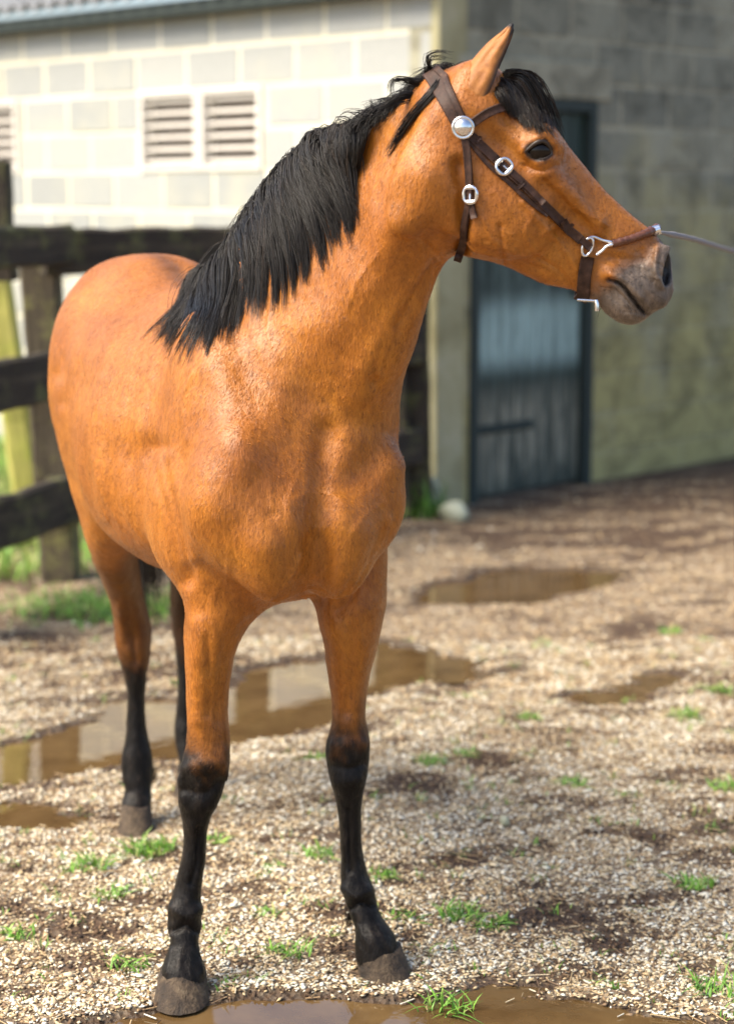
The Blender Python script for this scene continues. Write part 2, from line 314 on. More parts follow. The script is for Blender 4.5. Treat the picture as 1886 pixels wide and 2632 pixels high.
wl = wall(ML, 8.1, [(1.295, 2.365, VZ0, VZ1), (3.575, 4.635, VZ0, VZ1)], mbl_l, mmo_l, .09)
DO0, DO1, DZ = .25, 1.27, 2.10
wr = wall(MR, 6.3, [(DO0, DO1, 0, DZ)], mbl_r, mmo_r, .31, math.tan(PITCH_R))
# louvred vents
mvent, nt, bs = mat_new('painted_louvre'); n1 = noise_tex(nt, 30, 5, .7, vec=geo_pos(nt)); c = ramp(nt, n1, [(.3, (.62, .57, .50)), (.7, (.80, .77, .71))]); nt.links.new(c, bs.inputs['Base Color']); bs.inputs['Roughness'].default_value = .6
mdark, nt, bs = mat_new('dark_interior'); bs.inputs['Base Color'].default_value = (.16, .13, .12, 1)
for a, b in VENTS:
    fr = box_mesh('vent', (0, 0, 0), (1, 1, 1)); fr.clear_geometry(); bm = bmesh.new()
    for lo, hi in (((a, -.012, VZ0), (a + .035, .09, VZ1)), ((b - .035, -.012, VZ0), (b, .09, VZ1)), ((a + .035, -.010, VZ0), (b - .035, .09, VZ0 + .03)), ((a + .035, -.010, VZ1 - .03), (b - .035, .09, VZ1))):
        r = bmesh.ops.create_cube(bm, size=1)
        for v in r['verts']: v.co = Vector([lo[k] + (hi[k] - lo[k]) * (v.co[k] + .5) for k in range(3)])
    bm.to_mesh(fr); bm.free(); v_ = put('louvre_vent', fr, mvent, ML, building)
    sm = box_mesh('slat', (a + .035, -.028, -.006), (b - .035, .028, .006), .002)
    for k in range(6):
        s = link('slat', sm, mvent); s.parent = v_; s.location = (0, .030, VZ0 + .055 + k * .068); s.rotation_euler = (math.radians(22), 0, 0)
    s = link('backing', box_mesh('backing', (a, .098, VZ0), (b, .11, VZ1)), mdark); s.parent = v_
# rendered strip at the corner, door with frame, boards and lintel
mren, nt, bs = mat_new('pale_render'); pos = geo_pos(nt); n1 = noise_tex(nt, 3, 6, .65, vec=pos); c = ramp(nt, n1, [(.3, (.26, .235, .12)), (.55, (.40, .37, .22)), (.75, (.50, .47, .32))]); nt.links.new(c, bs.inputs['Base Color']); bs.inputs['Roughness'].default_value = .9; bump(nt, bs, noise_tex(nt, 60, 5, .7, vec=pos), .4, .006)
put('corner_render', box_mesh('corner_render', (-.012, -.012, 0), (DO0 - .05, .05, 2.9), .006), mren, MR, building)
mdoor, nt, bs = mat_new('worn_green_paint'); pos = geo_pos(nt); mp = N(nt, 'ShaderNodeMapping'); mp.inputs['Scale'].default_value = (6, 6, .7); nt.links.new(pos, mp.inputs[0])
n1 = noise_tex(nt, 1.6, 6, .7, vec=pos); n2 = noise_tex(nt, 5, 5, .7, vec=mp.outputs[0]); sx = N(nt, 'ShaderNodeSeparateXYZ'); nt.links.new(pos, sx.inputs[0])
def band(z0, z1, soft):
    a = N(nt, 'ShaderNodeMapRange', interpolation_type='SMOOTHSTEP'); a.inputs['From Min'].default_value = z0 - soft; a.inputs['From Max'].default_value = z0 + soft; nt.links.new(sx.outputs[2], a.inputs[0])
    b = N(nt, 'ShaderNodeMapRange', interpolation_type='SMOOTHSTEP'); b.inputs['From Min'].default_value = z1 + soft; b.inputs['From Max'].default_value = z1 - soft; nt.links.new(sx.outputs[2], b.inputs[0])
    m = N(nt, 'ShaderNodeMath', operation='MULTIPLY'); nt.links.new(a.outputs[0], m.inputs[0]); nt.links.new(b.outputs[0], m.inputs[1]); return m.outputs[0]
def times(a, b):
    m = N(nt, 'ShaderNodeMath', operation='MULTIPLY'); nt.links.new(a, m.inputs[0]); nt.links.new(b, m.inputs[1]); return m.outputs[0]
base = ramp(nt, n2, [(.3, (.010, .022, .020)), (.6, (.024, .048, .041)), (.8, (.07, .11, .095))])
f1 = times(band(.70, 1.04, .09), ramp(nt, n2, [(.28, (.35, .35, .35)), (.6, (1, 1, 1))])); c = mix(nt, f1, base, (.36, .50, .47))
f2 = times(band(.05, .55, .12), ramp(nt, n2, [(.38, (0, 0, 0)), (.66, (.9, .9, .9))])); c = mix(nt, f2, c, (.34, .32, .24))
f3 = times(band(1.08, 1.32, .08), ramp(nt, n2, [(.45, (0, 0, 0)), (.75, (.6, .6, .6))])); c = mix(nt, f3, c, (.22, .30, .27))
nt.links.new(c, bs.inputs['Base Color']); bs.inputs['Roughness'].default_value = .55; bump(nt, bs, n2, .4, .004)
mframe, nt, bs = mat_new('dark_door_frame'); bs.inputs['Base Color'].default_value = (.022, .034, .030, 1); bs.inputs['Roughness'].default_value = .7
bm = bmesh.new()
for lo, hi in (((DO0, -.015, 0), (DO0 + .06, .12, DZ)), ((DO1 - .06, -.015, 0), (DO1, .12, DZ)), ((DO0 + .06, -.013, DZ - .06), (DO1 - .06, .12, DZ))):
    r = bmesh.ops.create_cube(bm, size=1)
    for v in r['verts']: v.co = Vector([lo[k] + (hi[k] - lo[k]) * (v.co[k] + .5) for k in range(3)])
me = bpy.data.meshes.new('door'); bm.to_mesh(me); bm.free(); door = put('door', me, mframe, MR, building)
nbd = 8; bw = (DO1 - DO0 - .12) / nbd; pm = box_mesh('plank', (.003, 0, .02), (bw - .003, .035, DZ - .065), .005)
for k in range(nbd): s = link('plank', pm, mdoor); s.parent = door; s.location = (DO0 + .06 + k * bw, .035 + random.uniform(-.003, .003), 0)
for z in (.35, 1.75): s = link('hinge', box_mesh('hinge', (DO0 + .07, .022, z), (DO0 + .55, .034, z + .05), .003), mframe); s.parent = door
s = link('handle', box_mesh('handle', (DO1 - .16, .005, 1.05), (DO1 - .10, .034, 1.22), .008), mframe); s.parent = door
put('lintel', box_mesh('lintel', (DO0 - .12, -.014, DZ + .003), (DO1 + .12, .10, DZ + .20), .008), mmo_r, MR, building)
# corrugated roof: sheet rising away from the wall, its wavy edge over the eave
mroof, nt, bs = mat_new('fibre_cement_sheet'); pos = geo_pos(nt); n1 = noise_tex(nt, 5, 6, .7, vec=pos); c = ramp(nt, n1, [(.3, (.14, .145, .15)), (.7, (.30, .31, .32))]); nt.links.new(c, bs.inputs['Base Color']); bs.inputs['Roughness'].default_value = .85
def roof(M, x0, x1, over, depth, pitch, name):
    xs_ = np.arange(x0, x1, .0183); A = .030 * np.cos(2 * math.pi * xs_ / .146); rows = []
    for y in (-over, -over * .5, 0, depth * .5, depth):
        for dz in (0, .007): rows.append(np.c_[xs_, np.full(len(xs_), y), EAVE + .075 + (y + over) * math.tan(pitch) + A + dz])
    n_ = len(xs_); f = []
    def strip(a, b): return [(a * n_ + i, a * n_ + i + 1, b * n_ + i + 1, b * n_ + i) for i in range(n_ - 1)]
    for r in range(4): f += strip(2 * r + 3, 2 * r + 1) + strip(2 * r, 2 * r + 2)
    f += strip(1, 0)
    put(name, mesh_np(name, np.concatenate(rows), f), mroof, M, building)
roof(ML, -.18, 8.3, .17, 6.2, PITCH_R, 'roof')
put('eave_shade_board', box_mesh('eave_shade_board', (.03, -.115, EAVE - .045), (8.1, -.004, EAVE + .03), .004), mframe, ML, building)  # dark timber board enlarged to give the shaded gap under the eave
# ================================================================== timber fences
def wood_mat(name, stops, lichen):
    m, nt, bs = mat_new(name); tc = N(nt, 'ShaderNodeTexCoord'); mp = N(nt, 'ShaderNodeMapping'); mp.inputs['Scale'].default_value = (.6, 9, 9); nt.links.new(tc.outputs['Object'], mp.inputs[0])
    n1 = noise_tex(nt, 3, 6, .7, vec=mp.outputs[0]); n2 = noise_tex(nt, 7, 6, .7, vec=geo_pos(nt)); n3 = noise_tex(nt, 14, 4, .7, vec=mp.outputs[0])
    c = ramp(nt, n1, stops); c = mix(nt, ramp(nt, n2, [(.50, (0, 0, 0)), (.68, (.85, .85, .85))]), c, lichen); nt.links.new(c, bs.inputs['Base Color']); bs.inputs['Roughness'].default_value = .9
    bump(nt, bs, n3, .6, .008); return m
mwd = wood_mat('tarred_timber', [(.3, (.014, .010, .007)), (.55, (.045, .033, .021)), (.75, (.12, .092, .056))], (.15, .15, .05))
mwp = wood_mat('weathered_post', [(.3, (.035, .028, .018)), (.55, (.10, .082, .05)), (.8, (.21, .18, .11))], (.20, .20, .06))
mwq = wood_mat('dark_post', [(.3, (.03, .023, .014)), (.55, (.09, .070, .042)), (.8, (.20, .165, .10))], (.26, .25, .08))
mmoss = wood_mat('mossy_post', [(.3, (.25, .24, .06)), (.55, (.52, .48, .12)), (.8, (.68, .62, .22))], (.44, .48, .07))
def beam(name, a, b, wd, hgt, mat, parent, seed=0):
    """sawn timber from a to b: length on local x, slightly uneven"""
    a, b = Vector(a), Vector(b); L = (b - a).length; n = max(4, int(L / .12)); r = random.Random(seed); bm = bmesh.new(); rings = []
    for i in range(n + 1):
        x = L * i / n; oy, oz = r.uniform(-.004, .004), r.uniform(-.005, .005); e = .014
        pr = [(-wd / 2 + e, -hgt / 2), (wd / 2 - e, -hgt / 2), (wd / 2, -hgt / 2 + e), (wd / 2, hgt / 2 - e), (wd / 2 - e, hgt / 2), (-wd / 2 + e, hgt / 2), (-wd / 2, hgt / 2 - e), (-wd / 2, -hgt / 2 + e)]
        rings.append([bm.verts.new((x, y + oy + r.uniform(-.003, .003), z + oz + r.uniform(-.003, .003))) for y, z in pr])
    for i in range(n):
        for k in range(8): bm.faces.new((rings[i][k], rings[i][(k + 1) % 8], rings[i + 1][(k + 1) % 8], rings[i + 1][k]))
    bm.faces.new(rings[0][::-1]); bm.faces.new(rings[-1]); bmesh.ops.recalc_face_normals(bm, faces=bm.faces[:])
    me = bpy.data.meshes.new(name); bm.to_mesh(me); bm.free(); o = link(name, me, mat)
    d = (b - a).normalized(); up = Vector((0, 0, 1)) if abs(d.z) < .9 else Vector((0, -1, 0)); y = up.cross(d).normalized(); z = d.cross(y)
    M = Matrix(((d.x, y.x, z.x, a.x), (d.y, y.y, z.y, a.y), (d.z, y.z, z.z, a.z), (0, 0, 0, 1)))
    o.parent = parent; o.matrix_parent_inverse = Matrix.Translation(-Vector(parent.location)) if parent.type == 'EMPTY' else Matrix.Identity(4); o.matrix_basis = M; return o
PJ = np.array([-1.31, 7.72, 0]); PE = np.array([.16, 9.28, 0]); PL = np.array([-1.60, 6.60, 0])
fb = empty('timber_fence', tuple(PJ)); tag(fb, 'dark timber rail fence behind the horse running to the building corner', 'fence')
dB = (PE - PJ) / np.linalg.norm(PE - PJ); nB = np.array([dB[1], -dB[0], 0])
for zc, h_ in ((1.37, .185), (.87, .20), (.36, .19)): beam('rail', tuple(PJ - dB * .10 - nB * -.10 + [0, 0, zc]), tuple(PE + dB * .05 + nB * .10 + [0, 0, zc]), .055, h_, mwd, fb, int(zc * 100))
for s_, lean in ((.0, (.03, 0)), (1.15, (0, 0)), (2.08, (.03, 0)), (2.24, (.06, 0))):
    p = PJ + dB * s_; beam('post', (p[0] + .03, p[1], -.1), (p[0] - .06 + lean[0], p[1], 1.42), .15, .16, mwq if s_ == 0 else mwd, fb, int(s_ * 10))
fa = empty('timber_fence', tuple(PL)); tag(fa, 'dark timber fence at the left edge running towards the camera', 'fence')
dA = (PJ - PL) / np.linalg.norm(PJ - PL); nA = np.array([dA[1], -dA[0], 0])
for zc, h_ in ((1.40, .16), (.88, .20), (.355, .205)): beam('rail', tuple(PL + nA * .02 + [0, 0, zc]), tuple(PJ + nA * .11 - dA * .02 + [0, 0, zc]), .06, h_, mwd, fa, int(zc * 90))
beam('post', (PL[0] + .04, PL[1], -.1), (PL[0] + .02, PL[1], 1.66), .17, .17, mwd, fa, 5)
q0, q1 = at(2, 420, 8.2), at(40, 620, 8.2)
beam('post', (q1[0] - .02, 7.95, 1.24), (q0[0] + .02, 7.95, 1.73), .13, .14, mwd, fa, 8)
g0, g1 = at(5, 690, 8.6), at(66, 1250, 8.6)
lp = beam('leaning_post', (g1[0] + .04, 8.6, -.05), (g0[0] - .03, 8.6, 1.30), .12, .12, mmoss, PARENTLESS := empty('leaning_post', (g1[0], 8.6, 0)), 9); lp.name = 'stake'
PARENTLESS.name = 'leaning_post'; tag(PARENTLESS, 'sunlit mossy yellow green post leaning behind the left fence', 'post')
# ================================================================== horse
VOX = 0.005
YAW = math.radians(21.0)
HF = np.array([math.sin(YAW), -math.cos(YAW), 0]); HB = -HF; HL = np.array([math.cos(YAW), math.sin(YAW), 0]); UP = np.array([0, 0, 1.0])
HC0 = np.array([-0.172, 3.66, 0])
def hp(s, l, z): return HC0 + HB * s + HL * l + UP * z
class Loft:
    def __init__(self, o, A, B, C, u, bt, bb, cc, rct, rcb, e=2.0, ez=0.0):
        self.o, self.A, self.B, self.C = (np.asarray(v, float) for v in (o, A, B, C))
        self.u0, self.u1 = float(np.min(u)), float(np.max(u)); self.e = e
        self.tab = np.stack([pchip(u, np.broadcast_to(v, np.shape(u)), 500) for v in (bt, bb, cc, rct, rcb)], 0)
        uu = np.linspace(self.u0, self.u1, 500); pts = []
        for b in (self.tab[0], self.tab[1]):
            for sg in (-1, 1):
                pts.append(self.o + np.outer(uu, self.A) + np.outer(b, self.B) + np.outer(self.tab[2] + sg * np.maximum(self.tab[3], self.tab[4]), self.C))
        pts = np.concatenate(pts); self.lo, self.hi = pts.min(0), pts.max(0)
    def __call__(self, P):
        q = P - self.o; u = q @ self.A; b = q @ self.B; c = q @ self.C
        f = np.clip((u - self.u0) / (self.u1 - self.u0), 0, 1) * 499
        i = np.minimum(f.astype(np.int32), 498); f = f - i
        t = self.tab[:, i] * (1 - f) + self.tab[:, i + 1] * f
        rb = (t[0] - t[1]) * 0.5; x = (b - (t[0] + t[1]) * 0.5) / rb
        sx = np.clip(x * 0.5 + 0.5, 0, 1); rc = t[4] + (t[3] - t[4]) * sx
        y = (c - t[2]) / rc; e = self.e
        r2 = np.sqrt(x * x + y * y) + 1e-6
        rho = r2 if e == 2.0 else (np.abs(x) ** e + np.abs(y) ** e) ** (1 / e)
        d = (rho - 1) / (np.sqrt((x / rb) ** 2 + (y / rc) ** 2) / r2 + 1e-6)
        cap = np.maximum(self.u0 - u, u - self.u1)
        return np.where(cap > 0, np.hypot(np.maximum(d, 0), cap), np.maximum(d, cap))
class Ell:
    def __init__(self, c, r, ax=None):
        self.c = np.asarray(c, float); self.r = np.asarray(r, float)
        self.M = np.eye(3) if ax is None else np.asarray(ax, float)      # rows: local axes
        m = max(r); self.lo, self.hi = self.c - m, self.c + m
    def __call__(self, P):
        q = (P - self.c) @ self.M.T
        k0 = np.linalg.norm(q / self.r, axis=-1); k1 = np.linalg.norm(q / (self.r ** 2), axis=-1) + 1e-9
        return np.where(k0 < 0.05, (k0 - 1) * self.r.min(), k0 * (k0 - 1) / k1)
class Chain:
    """tapered round capsules through points with a radius each"""
    def __init__(self, pts, rad):
        self.p = np.asarray(pts, float); self.r = np.broadcast_to(np.asarray(rad, float), (len(self.p),))
        m = self.r.max(); self.lo, self.hi = self.p.min(0) - m, self.p.max(0) + m
    def __call__(self, P):
        d = None
        for a, b, ra, rb in zip(self.p[:-1], self.p[1:], self.r[:-1], self.r[1:]):
            ab = b - a; t = np.clip(((P - a) @ ab) / (ab @ ab), 0, 1)
            dd = np.linalg.norm(P - a - t[..., None] * ab, axis=-1) - (ra + (rb - ra) * t)
            d = dd if d is None else np.minimum(d, dd)
        return d
def unit(v): return np.asarray(v, float) / np.linalg.norm(v)
HAX = np.stack([HF, HL, UP])
PR = []                                                       # (primitive, blend radius, sign)
def add(p, k, s=1): PR.append((p, k, s)); return p
# ---- trunk: stations from the chest back (distance behind the forelegs, top, bottom, half width)
T = np.array([(-0.205, 1.05, 0.98, .05, .05), (-0.18, 1.11, .90, .105, .11), (-0.12, 1.22, .835, .145, .155), (-0.03, 1.31, .80, .15, .19), (0.08, 1.385, .79, .135, .225),
    (0.22, 1.43, .785, .115, .262), (0.34, 1.415, .775, .15, .29), (0.48, 1.395, .765, .215, .30), (0.62, 1.395, .765, .235, .295), (0.76, 1.42, .775, .23, .275),
    (0.90, 1.455, .815, .225, .255), (1.02, 1.455, .87, .215, .235), (1.14, 1.41, .92, .19, .215), (1.24, 1.335, .97, .145, .17), (1.30, 1.26, 1.02, .08, .11), (1.325, 1.2, 1.1, .03, .05)])
add(Loft(HC0, HB, UP, HL, T[:, 0], T[:, 1], T[:, 2], 0 * T[:, 0], T[:, 3], T[:, 4], 2.25), 0.05)
# shoulder blades, shoulder points, pectorals, upper arm
for sg in (-1, 1):
    add(Ell(hp(.06, sg * .120, 1.13), (.17, .075, .25), np.stack([unit(HF * .9 + UP * .35), HL, unit(UP * .9 - HF * .35)])), .07)
    add(Ell(hp(-.115, sg * .128, 1.02), (.085, .070, .12)), .06)
    add(Ell(hp(-.15, sg * .066, .945), (.070, .072, .115)), .045)
    add(Ell(hp(.10, sg * .165, .95), (.14, .06, .12), HAX), .08)
for sg, ds in ((-1, 0.0), (1, .05)):                          # rump and thighs
    add(Ell(hp(1.03 + ds, sg * .105, 1.14), (.22, .115, .25), HAX), .09)
    add(Ell(hp(.93 + ds, sg * .125, .95), (.15, .080, .17), HAX), .08)
# ---- neck
CREST = [(640, 712, 3.93), (690, 585, 3.85), (752, 468, 3.76), (835, 368, 3.65), (950, 318, 3.54), (1050, 268, 3.47), (1120, 212, 3.43), (1160, 195, 3.42)]
THROAT = [(900, 1110, 3.53), (985, 965, 3.49), (1030, 875, 3.475), (1085, 765, 3.455), (1124, 690, 3.44), (1165, 648, 3.43), (1215, 615, 3.42), (1265, 590, 3.42)]
cr = np.array([at(*p) for p in CREST]); th = np.array([at(*p) for p in THROAT])
nb, npl = (cr[0] + th[0]) / 2, (cr[-2] + th[-2]) / 2
NA = unit(npl - nb); NBv = (cr[3] - th[3]); NBv = unit(NBv - NA * (NBv @ NA)); NC = np.cross(NA, NBv)
def uvw(P, o, A, B, C): q = P - o; return np.stack([q @ A, q @ B, q @ C], -1)
ca, ta = uvw(cr, nb, NA, NBv, NC), uvw(th, nb, NA, NBv, NC)
us = np.linspace(max(ca[0, 0], ta[0, 0]), min(ca[-1, 0], ta[-1, 0]), 9)
def li(a, k): return np.interp(us, np.sort(a[:, 0]), a[np.argsort(a[:, 0]), k])
hw = np.interp(np.linspace(0, 1, 9), [0, .3, .6, 1], [.15, .118, .092, .078])
add(Loft(nb, NA, NBv, NC, us, li(ca, 1), li(ta, 1), (li(ca, 2) + li(ta, 2)) / 2, hw * .62, hw, 2.15), .11)
add(Chain([hp(.42, 0, 1.355), hp(.25, 0, 1.385), at(668, 665, 3.90), at(720, 560, 3.82), at(775, 470, 3.745), at(850, 400, 3.65), at(955, 360, 3.54), at(1050, 312, 3.475), at(1125, 255, 3.43), at(1200, 232, 3.42)],
    [.05, .045, .045, .04, .038, .036, .036, .038, .042, .045]), .05)       # crest
# ---- head (profile drawn in the head's own plane)
HY = 3.42
HTOP = [(1085, 262), (1140, 205), (1215, 178), (1290, 196), (1362, 258), (1412, 318), (1445, 360), (1480, 402), (1520, 449), (1561, 495), (1613, 548), (1660, 588), (1689, 612), (1711, 640), (1722, 673), (1724, 705)]
HBOT = [(1130, 360), (1165, 450), (1182, 550), (1192, 625), (1212, 655), (1265, 674), (1311, 690), (1352, 708), (1393, 725), (1439, 733), (1480, 743), (1509, 758), (1538, 776), (1560, 800), (1590, 817), (1620, 822), (1645, 815), (1668, 805), (1690, 796), (1704, 770), (1716, 743)]
ho = at(1150, 400, HY); hm = at(1672, 720, HY)
HA = unit(hm - ho); HBv = unit(np.cross(HA, np.array([0, 1.0, 0]))); HBv = HBv if HBv[2] > 0 else -HBv; HC = np.array([0, 1.0, 0])
tp = uvw(np.array([at(x, y, HY) for x, y in HTOP]), ho, HA, HBv, HC); bp = uvw(np.array([at(x, y, HY) for x, y in HBOT]), ho, HA, HBv, HC)
def mono(a):
    keep = [0]
    for i in range(1, len(a)):
        if a[i, 0] > a[keep[-1], 0] + 0.004: keep.append(i)
    return a[keep]
tp, bp = mono(tp), mono(bp)
ue = max(tp[-1, 0], bp[-1, 0]) + .004
us = np.linspace(max(tp[0, 0], bp[0, 0]), ue, 40)
def ext(a, lastb): return np.r_[a[:, 0], ue], np.r_[a[:, 1], lastb]
mid_end = (tp[-1, 1] + bp[-1, 1]) / 2
xt, yt = ext(tp, mid_end + .012); xb, yb = ext(bp, mid_end - .012)
bt = np.interp(us, np.linspace(xt[0], xt[-1], 500), pchip(xt, yt, 500)); bb = np.interp(us, np.linspace(xb[0], xb[-1], 500), pchip(xb, yb, 500))
fr = (us - 0) / ue
HWT = np.interp(fr, [-.2, 0, .12, .28, .36, .48, .65, .8, .9, .97, 1], [.05, .062, .075, .088, .080, .060, .046, .043, .046, .036, .016])
HWB = np.interp(fr, [-.2, 0, .1, .25, .4, .5, .65, .8, .9, .97, 1], [.05, .055, .062, .068, .062, .052, .040, .040, .042, .032, .014])
HEAD = add(Loft(ho, HA, HBv, HC, us, bt, bb, 0 * us, HWT, HWB, 2.3), .06)
def hq(px, py, wdt=0.0): return at(px, py, HY) + HC * wdt
HM = np.stack([HA, HBv, HC])
for sg in (-1, 1):                                            # near side is -1
    add(Ell(hq(1270, 530, sg * .055), (.105, .088, .034), HM), .03)           # jowl
    add(Ell(hq(1372, 372, sg * .070), (.048, .034, .026), HM), .03)          # orbit
    add(Chain([hq(1395, 445, sg * .072), hq(1460, 505, sg * .062), hq(1525, 570, sg * .048)], [.016, .013, .008]), .03)   # facial crest
    add(Ell(hq(1235, 290, sg * .055), (.05, .035, .028), HM), .03)            # temple
    add(Ell(hq(1683, 682, sg * .034), (.024, .040, .016), HM), .02)           # nostril wing
    add(Chain([hq(1560, 700, sg * .037), hq(1640, 745, sg * .036), hq(1690, 770, sg * .025)], [.012, .017, .014]), .02)   # upper lip
    add(Ell(hq(1110, 430, sg * .045), (.06, .12, .03), HM), .07)              # wing of the atlas
    add(Ell(hq(1215, 215, sg * .045), (.034, .034, .028), HM), .025)          # ear base
add(Ell(hq(1605, 788), (.040, .026, .036), HM), .02)                          # chin
# ---- legs: rows of (overview row, left edge, right edge, depth, half depth)
OV = 1.1606
def leg(rows, k, e=2.1, z0=None):
    R = []
    for (y, xl, xr, Yc, rd) in rows:
        a, b = at(xl * OV, y * OV, Yc), at(xr * OV, y * OV, Yc); R.append((a[2], b[0], a[0], Yc, rd))
    R = np.array(R)
    add(Loft((0, 0, 0), UP, (1, 0, 0), (0, 1, 0), R[:, 0], R[:, 1], R[:, 2], R[:, 3], R[:, 4], R[:, 4], e), k); return R
RF = leg([(1180, 450, 600, 3.66, .07), (1250, 422, 610, 3.66, .10), (1330, 413, 588, 3.665, .105), (1385, 411, 550, 3.665, .10), (1420, 410, 530, 3.665, .092), (1460, 411, 516, 3.665, .082), (1500, 413, 510, 3.66, .070), (1540, 415, 507, 3.66, .060),
    (1590, 418, 505, 3.655, .052), (1640, 414, 508, 3.65, .050), (1680, 403, 509, 3.645, .051), (1710, 397, 506, 3.645, .050), (1740, 394, 499, 3.645, .047), (1775, 397, 486, 3.65, .042), (1810, 403, 467, 3.65, .037), (1850, 408, 457, 3.655, .034),
    (1900, 402, 454, 3.655, .034), (1950, 391, 447, 3.655, .035), (1985, 381, 443, 3.65, .039), (2020, 373, 447, 3.645, .041), (2050, 372, 446, 3.635, .039), (2080, 379, 439, 3.62, .035), (2110, 371, 441, 3.605, .037), (2145, 359, 453, 3.59, .043), (2178, 358, 454, 3.58, .043), (2196, 360, 452, 3.578, .042)], .05)
LF = leg([(1200, 720, 850, 3.76, .06), (1270, 700, 858, 3.76, .09), (1330, 698, 856, 3.76, .10), (1365, 702, 848, 3.765, .10), (1395, 709, 842, 3.765, .095), (1430, 717, 835, 3.765, .085), (1470, 722, 825, 3.765, .075), (1510, 728, 815, 3.765, .064), (1560, 734, 810, 3.765, .055),
    (1590, 734, 809, 3.76, .050), (1620, 727, 815, 3.76, .049), (1660, 719, 818, 3.755, .050), (1700, 724, 815, 3.755, .047), (1740, 735, 808, 3.755, .041), (1765, 743, 803, 3.76, .037), (1800, 749, 799, 3.76, .034), (1850, 754, 799, 3.76, .033),
    (1900, 755, 805, 3.76, .034), (1930, 753, 812, 3.755, .036), (1955, 753, 822, 3.75, .040), (1985, 760, 830, 3.745, .040), (2010, 769, 836, 3.735, .038), (2035, 778, 847, 3.725, .037), (2060, 786, 864, 3.71, .040), (2085, 787, 878, 3.705, .043), (2118, 787, 884, 3.70, .044), (2134, 792, 888, 3.698, .042)], .05)
RH = leg([(1090, 190, 330, 4.48, .16), (1165, 198, 318, 4.50, .15), (1230, 206, 304, 4.56, .12), (1260, 218, 305, 4.59, .105), (1290, 230, 310, 4.62, .090), (1310, 238, 315, 4.65, .080), (1340, 249, 323, 4.68, .070), (1370, 254, 331, 4.70, .064), (1400, 255, 336, 4.705, .060), (1430, 258, 334, 4.70, .056),
    (1460, 267, 331, 4.695, .047), (1490, 276, 325, 4.69, .041), (1540, 282, 322, 4.685, .036), (1590, 280, 323, 4.68, .036), (1640, 278, 330, 4.675, .039), (1665, 272, 336, 4.67, .042), (1690, 269, 339, 4.665, .043), (1720, 270, 337, 4.655, .041), (1748, 276, 334, 4.64, .036), (1770, 270, 335, 4.625, .040), (1792, 268, 335, 4.615, .042), (1806, 269, 334, 4.612, .041)], .06)
LH = leg([(1180, 385, 470, 4.82, .14), (1230, 380, 462, 4.86, .12), (1285, 378, 452, 4.92, .09), (1340, 380, 450, 4.97, .068), (1385, 383, 453, 4.99, .06), (1420, 386, 450, 4.985, .055), (1470, 391, 440, 4.975, .042), (1530, 395, 434, 4.965, .036), (1575, 391, 434, 4.96, .037),
    (1610, 385, 440, 4.95, .041), (1640, 386, 442, 4.94, .041), (1665, 392, 440, 4.925, .037), (1690, 396, 446, 4.91, .038), (1710, 392, 452, 4.90, .044)], .06)
# ---- carvings: nostrils, eye openings
CARVE = []
def field(P):
    d = None
    for p, k, s in PR:
        v = p(P)
        if d is None: d = v; continue
        h = np.maximum(k - np.abs(d - v), 0) / k
        d = np.minimum(d, v) - h * h * k * 0.25
    for p, k in CARVE:
        v = -p(P); h = np.maximum(k - np.abs(d - v), 0) / k
        d = np.maximum(d, v) + h * h * k * 0.25
    return d
def field_box(P, lo, hi):
    """field evaluated with the primitives that reach the box"""
    d = np.full(len(P), 0.3)
    first = True
    for p, k, s in PR:
        m = k + 0.02
        if np.any(p.lo - m > hi) or np.any(p.hi + m < lo): continue
        v = p(P)
        if first: d = v; first = False; continue
        h = np.maximum(k - np.abs(d - v), 0) / k
        d = np.minimum(d, v) - h * h * k * 0.25
    for p, k in CARVE:
        if np.any(p.lo - .03 > hi) or np.any(p.hi + .03 < lo): continue
        v = -p(P); h = np.maximum(k - np.abs(d - v), 0) / k
        d = np.maximum(d, v) + h * h * k * 0.25
    return d
def polygonise(vox, lo=None, hi=None):
    import openvdb as vdb
    if lo is None: lo = np.min([p.lo for p, _, _ in PR], 0) - 0.05; hi = np.max([p.hi for p, _, _ in PR], 0) + 0.05
    bs = 16; nbk = np.ceil((hi - lo) / (vox * bs)).astype(int); n = nbk * bs
    big = np.full(tuple(n), 0.05, np.float32)
    ii = np.stack(np.meshgrid(*[np.arange(k) for k in nbk], indexing='ij'), -1).reshape(-1, 3)
    cen = lo + (ii * bs + bs / 2 - .5) * vox
    dc = field(cen)
    half = bs * vox * 0.5
    loc = np.stack(np.meshgrid(*[np.arange(bs)] * 3, indexing='ij'), -1).reshape(-1, 3) * vox
    for (i, j, k), d in zip(ii, dc):
        sl = (slice(i * bs, (i + 1) * bs), slice(j * bs, (j + 1) * bs), slice(k * bs, (k + 1) * bs))
        if abs(d) > max(half * 3.2, .07):
            if d < 0: big[sl] = -0.05
            continue
        o = lo + np.array([i, j, k]) * bs * vox
        big[sl] = np.clip(field_box(o + loc, o, o + bs * vox), -.05, .05).reshape(bs, bs, bs)
    g = vdb.FloatGrid(0.05); g.copyFromArray(big)
    pts, quads = g.convertToQuads(0.0)
    return lo + np.asarray(pts, float) * vox, np.asarray(quads, np.int32)[:, ::-1]
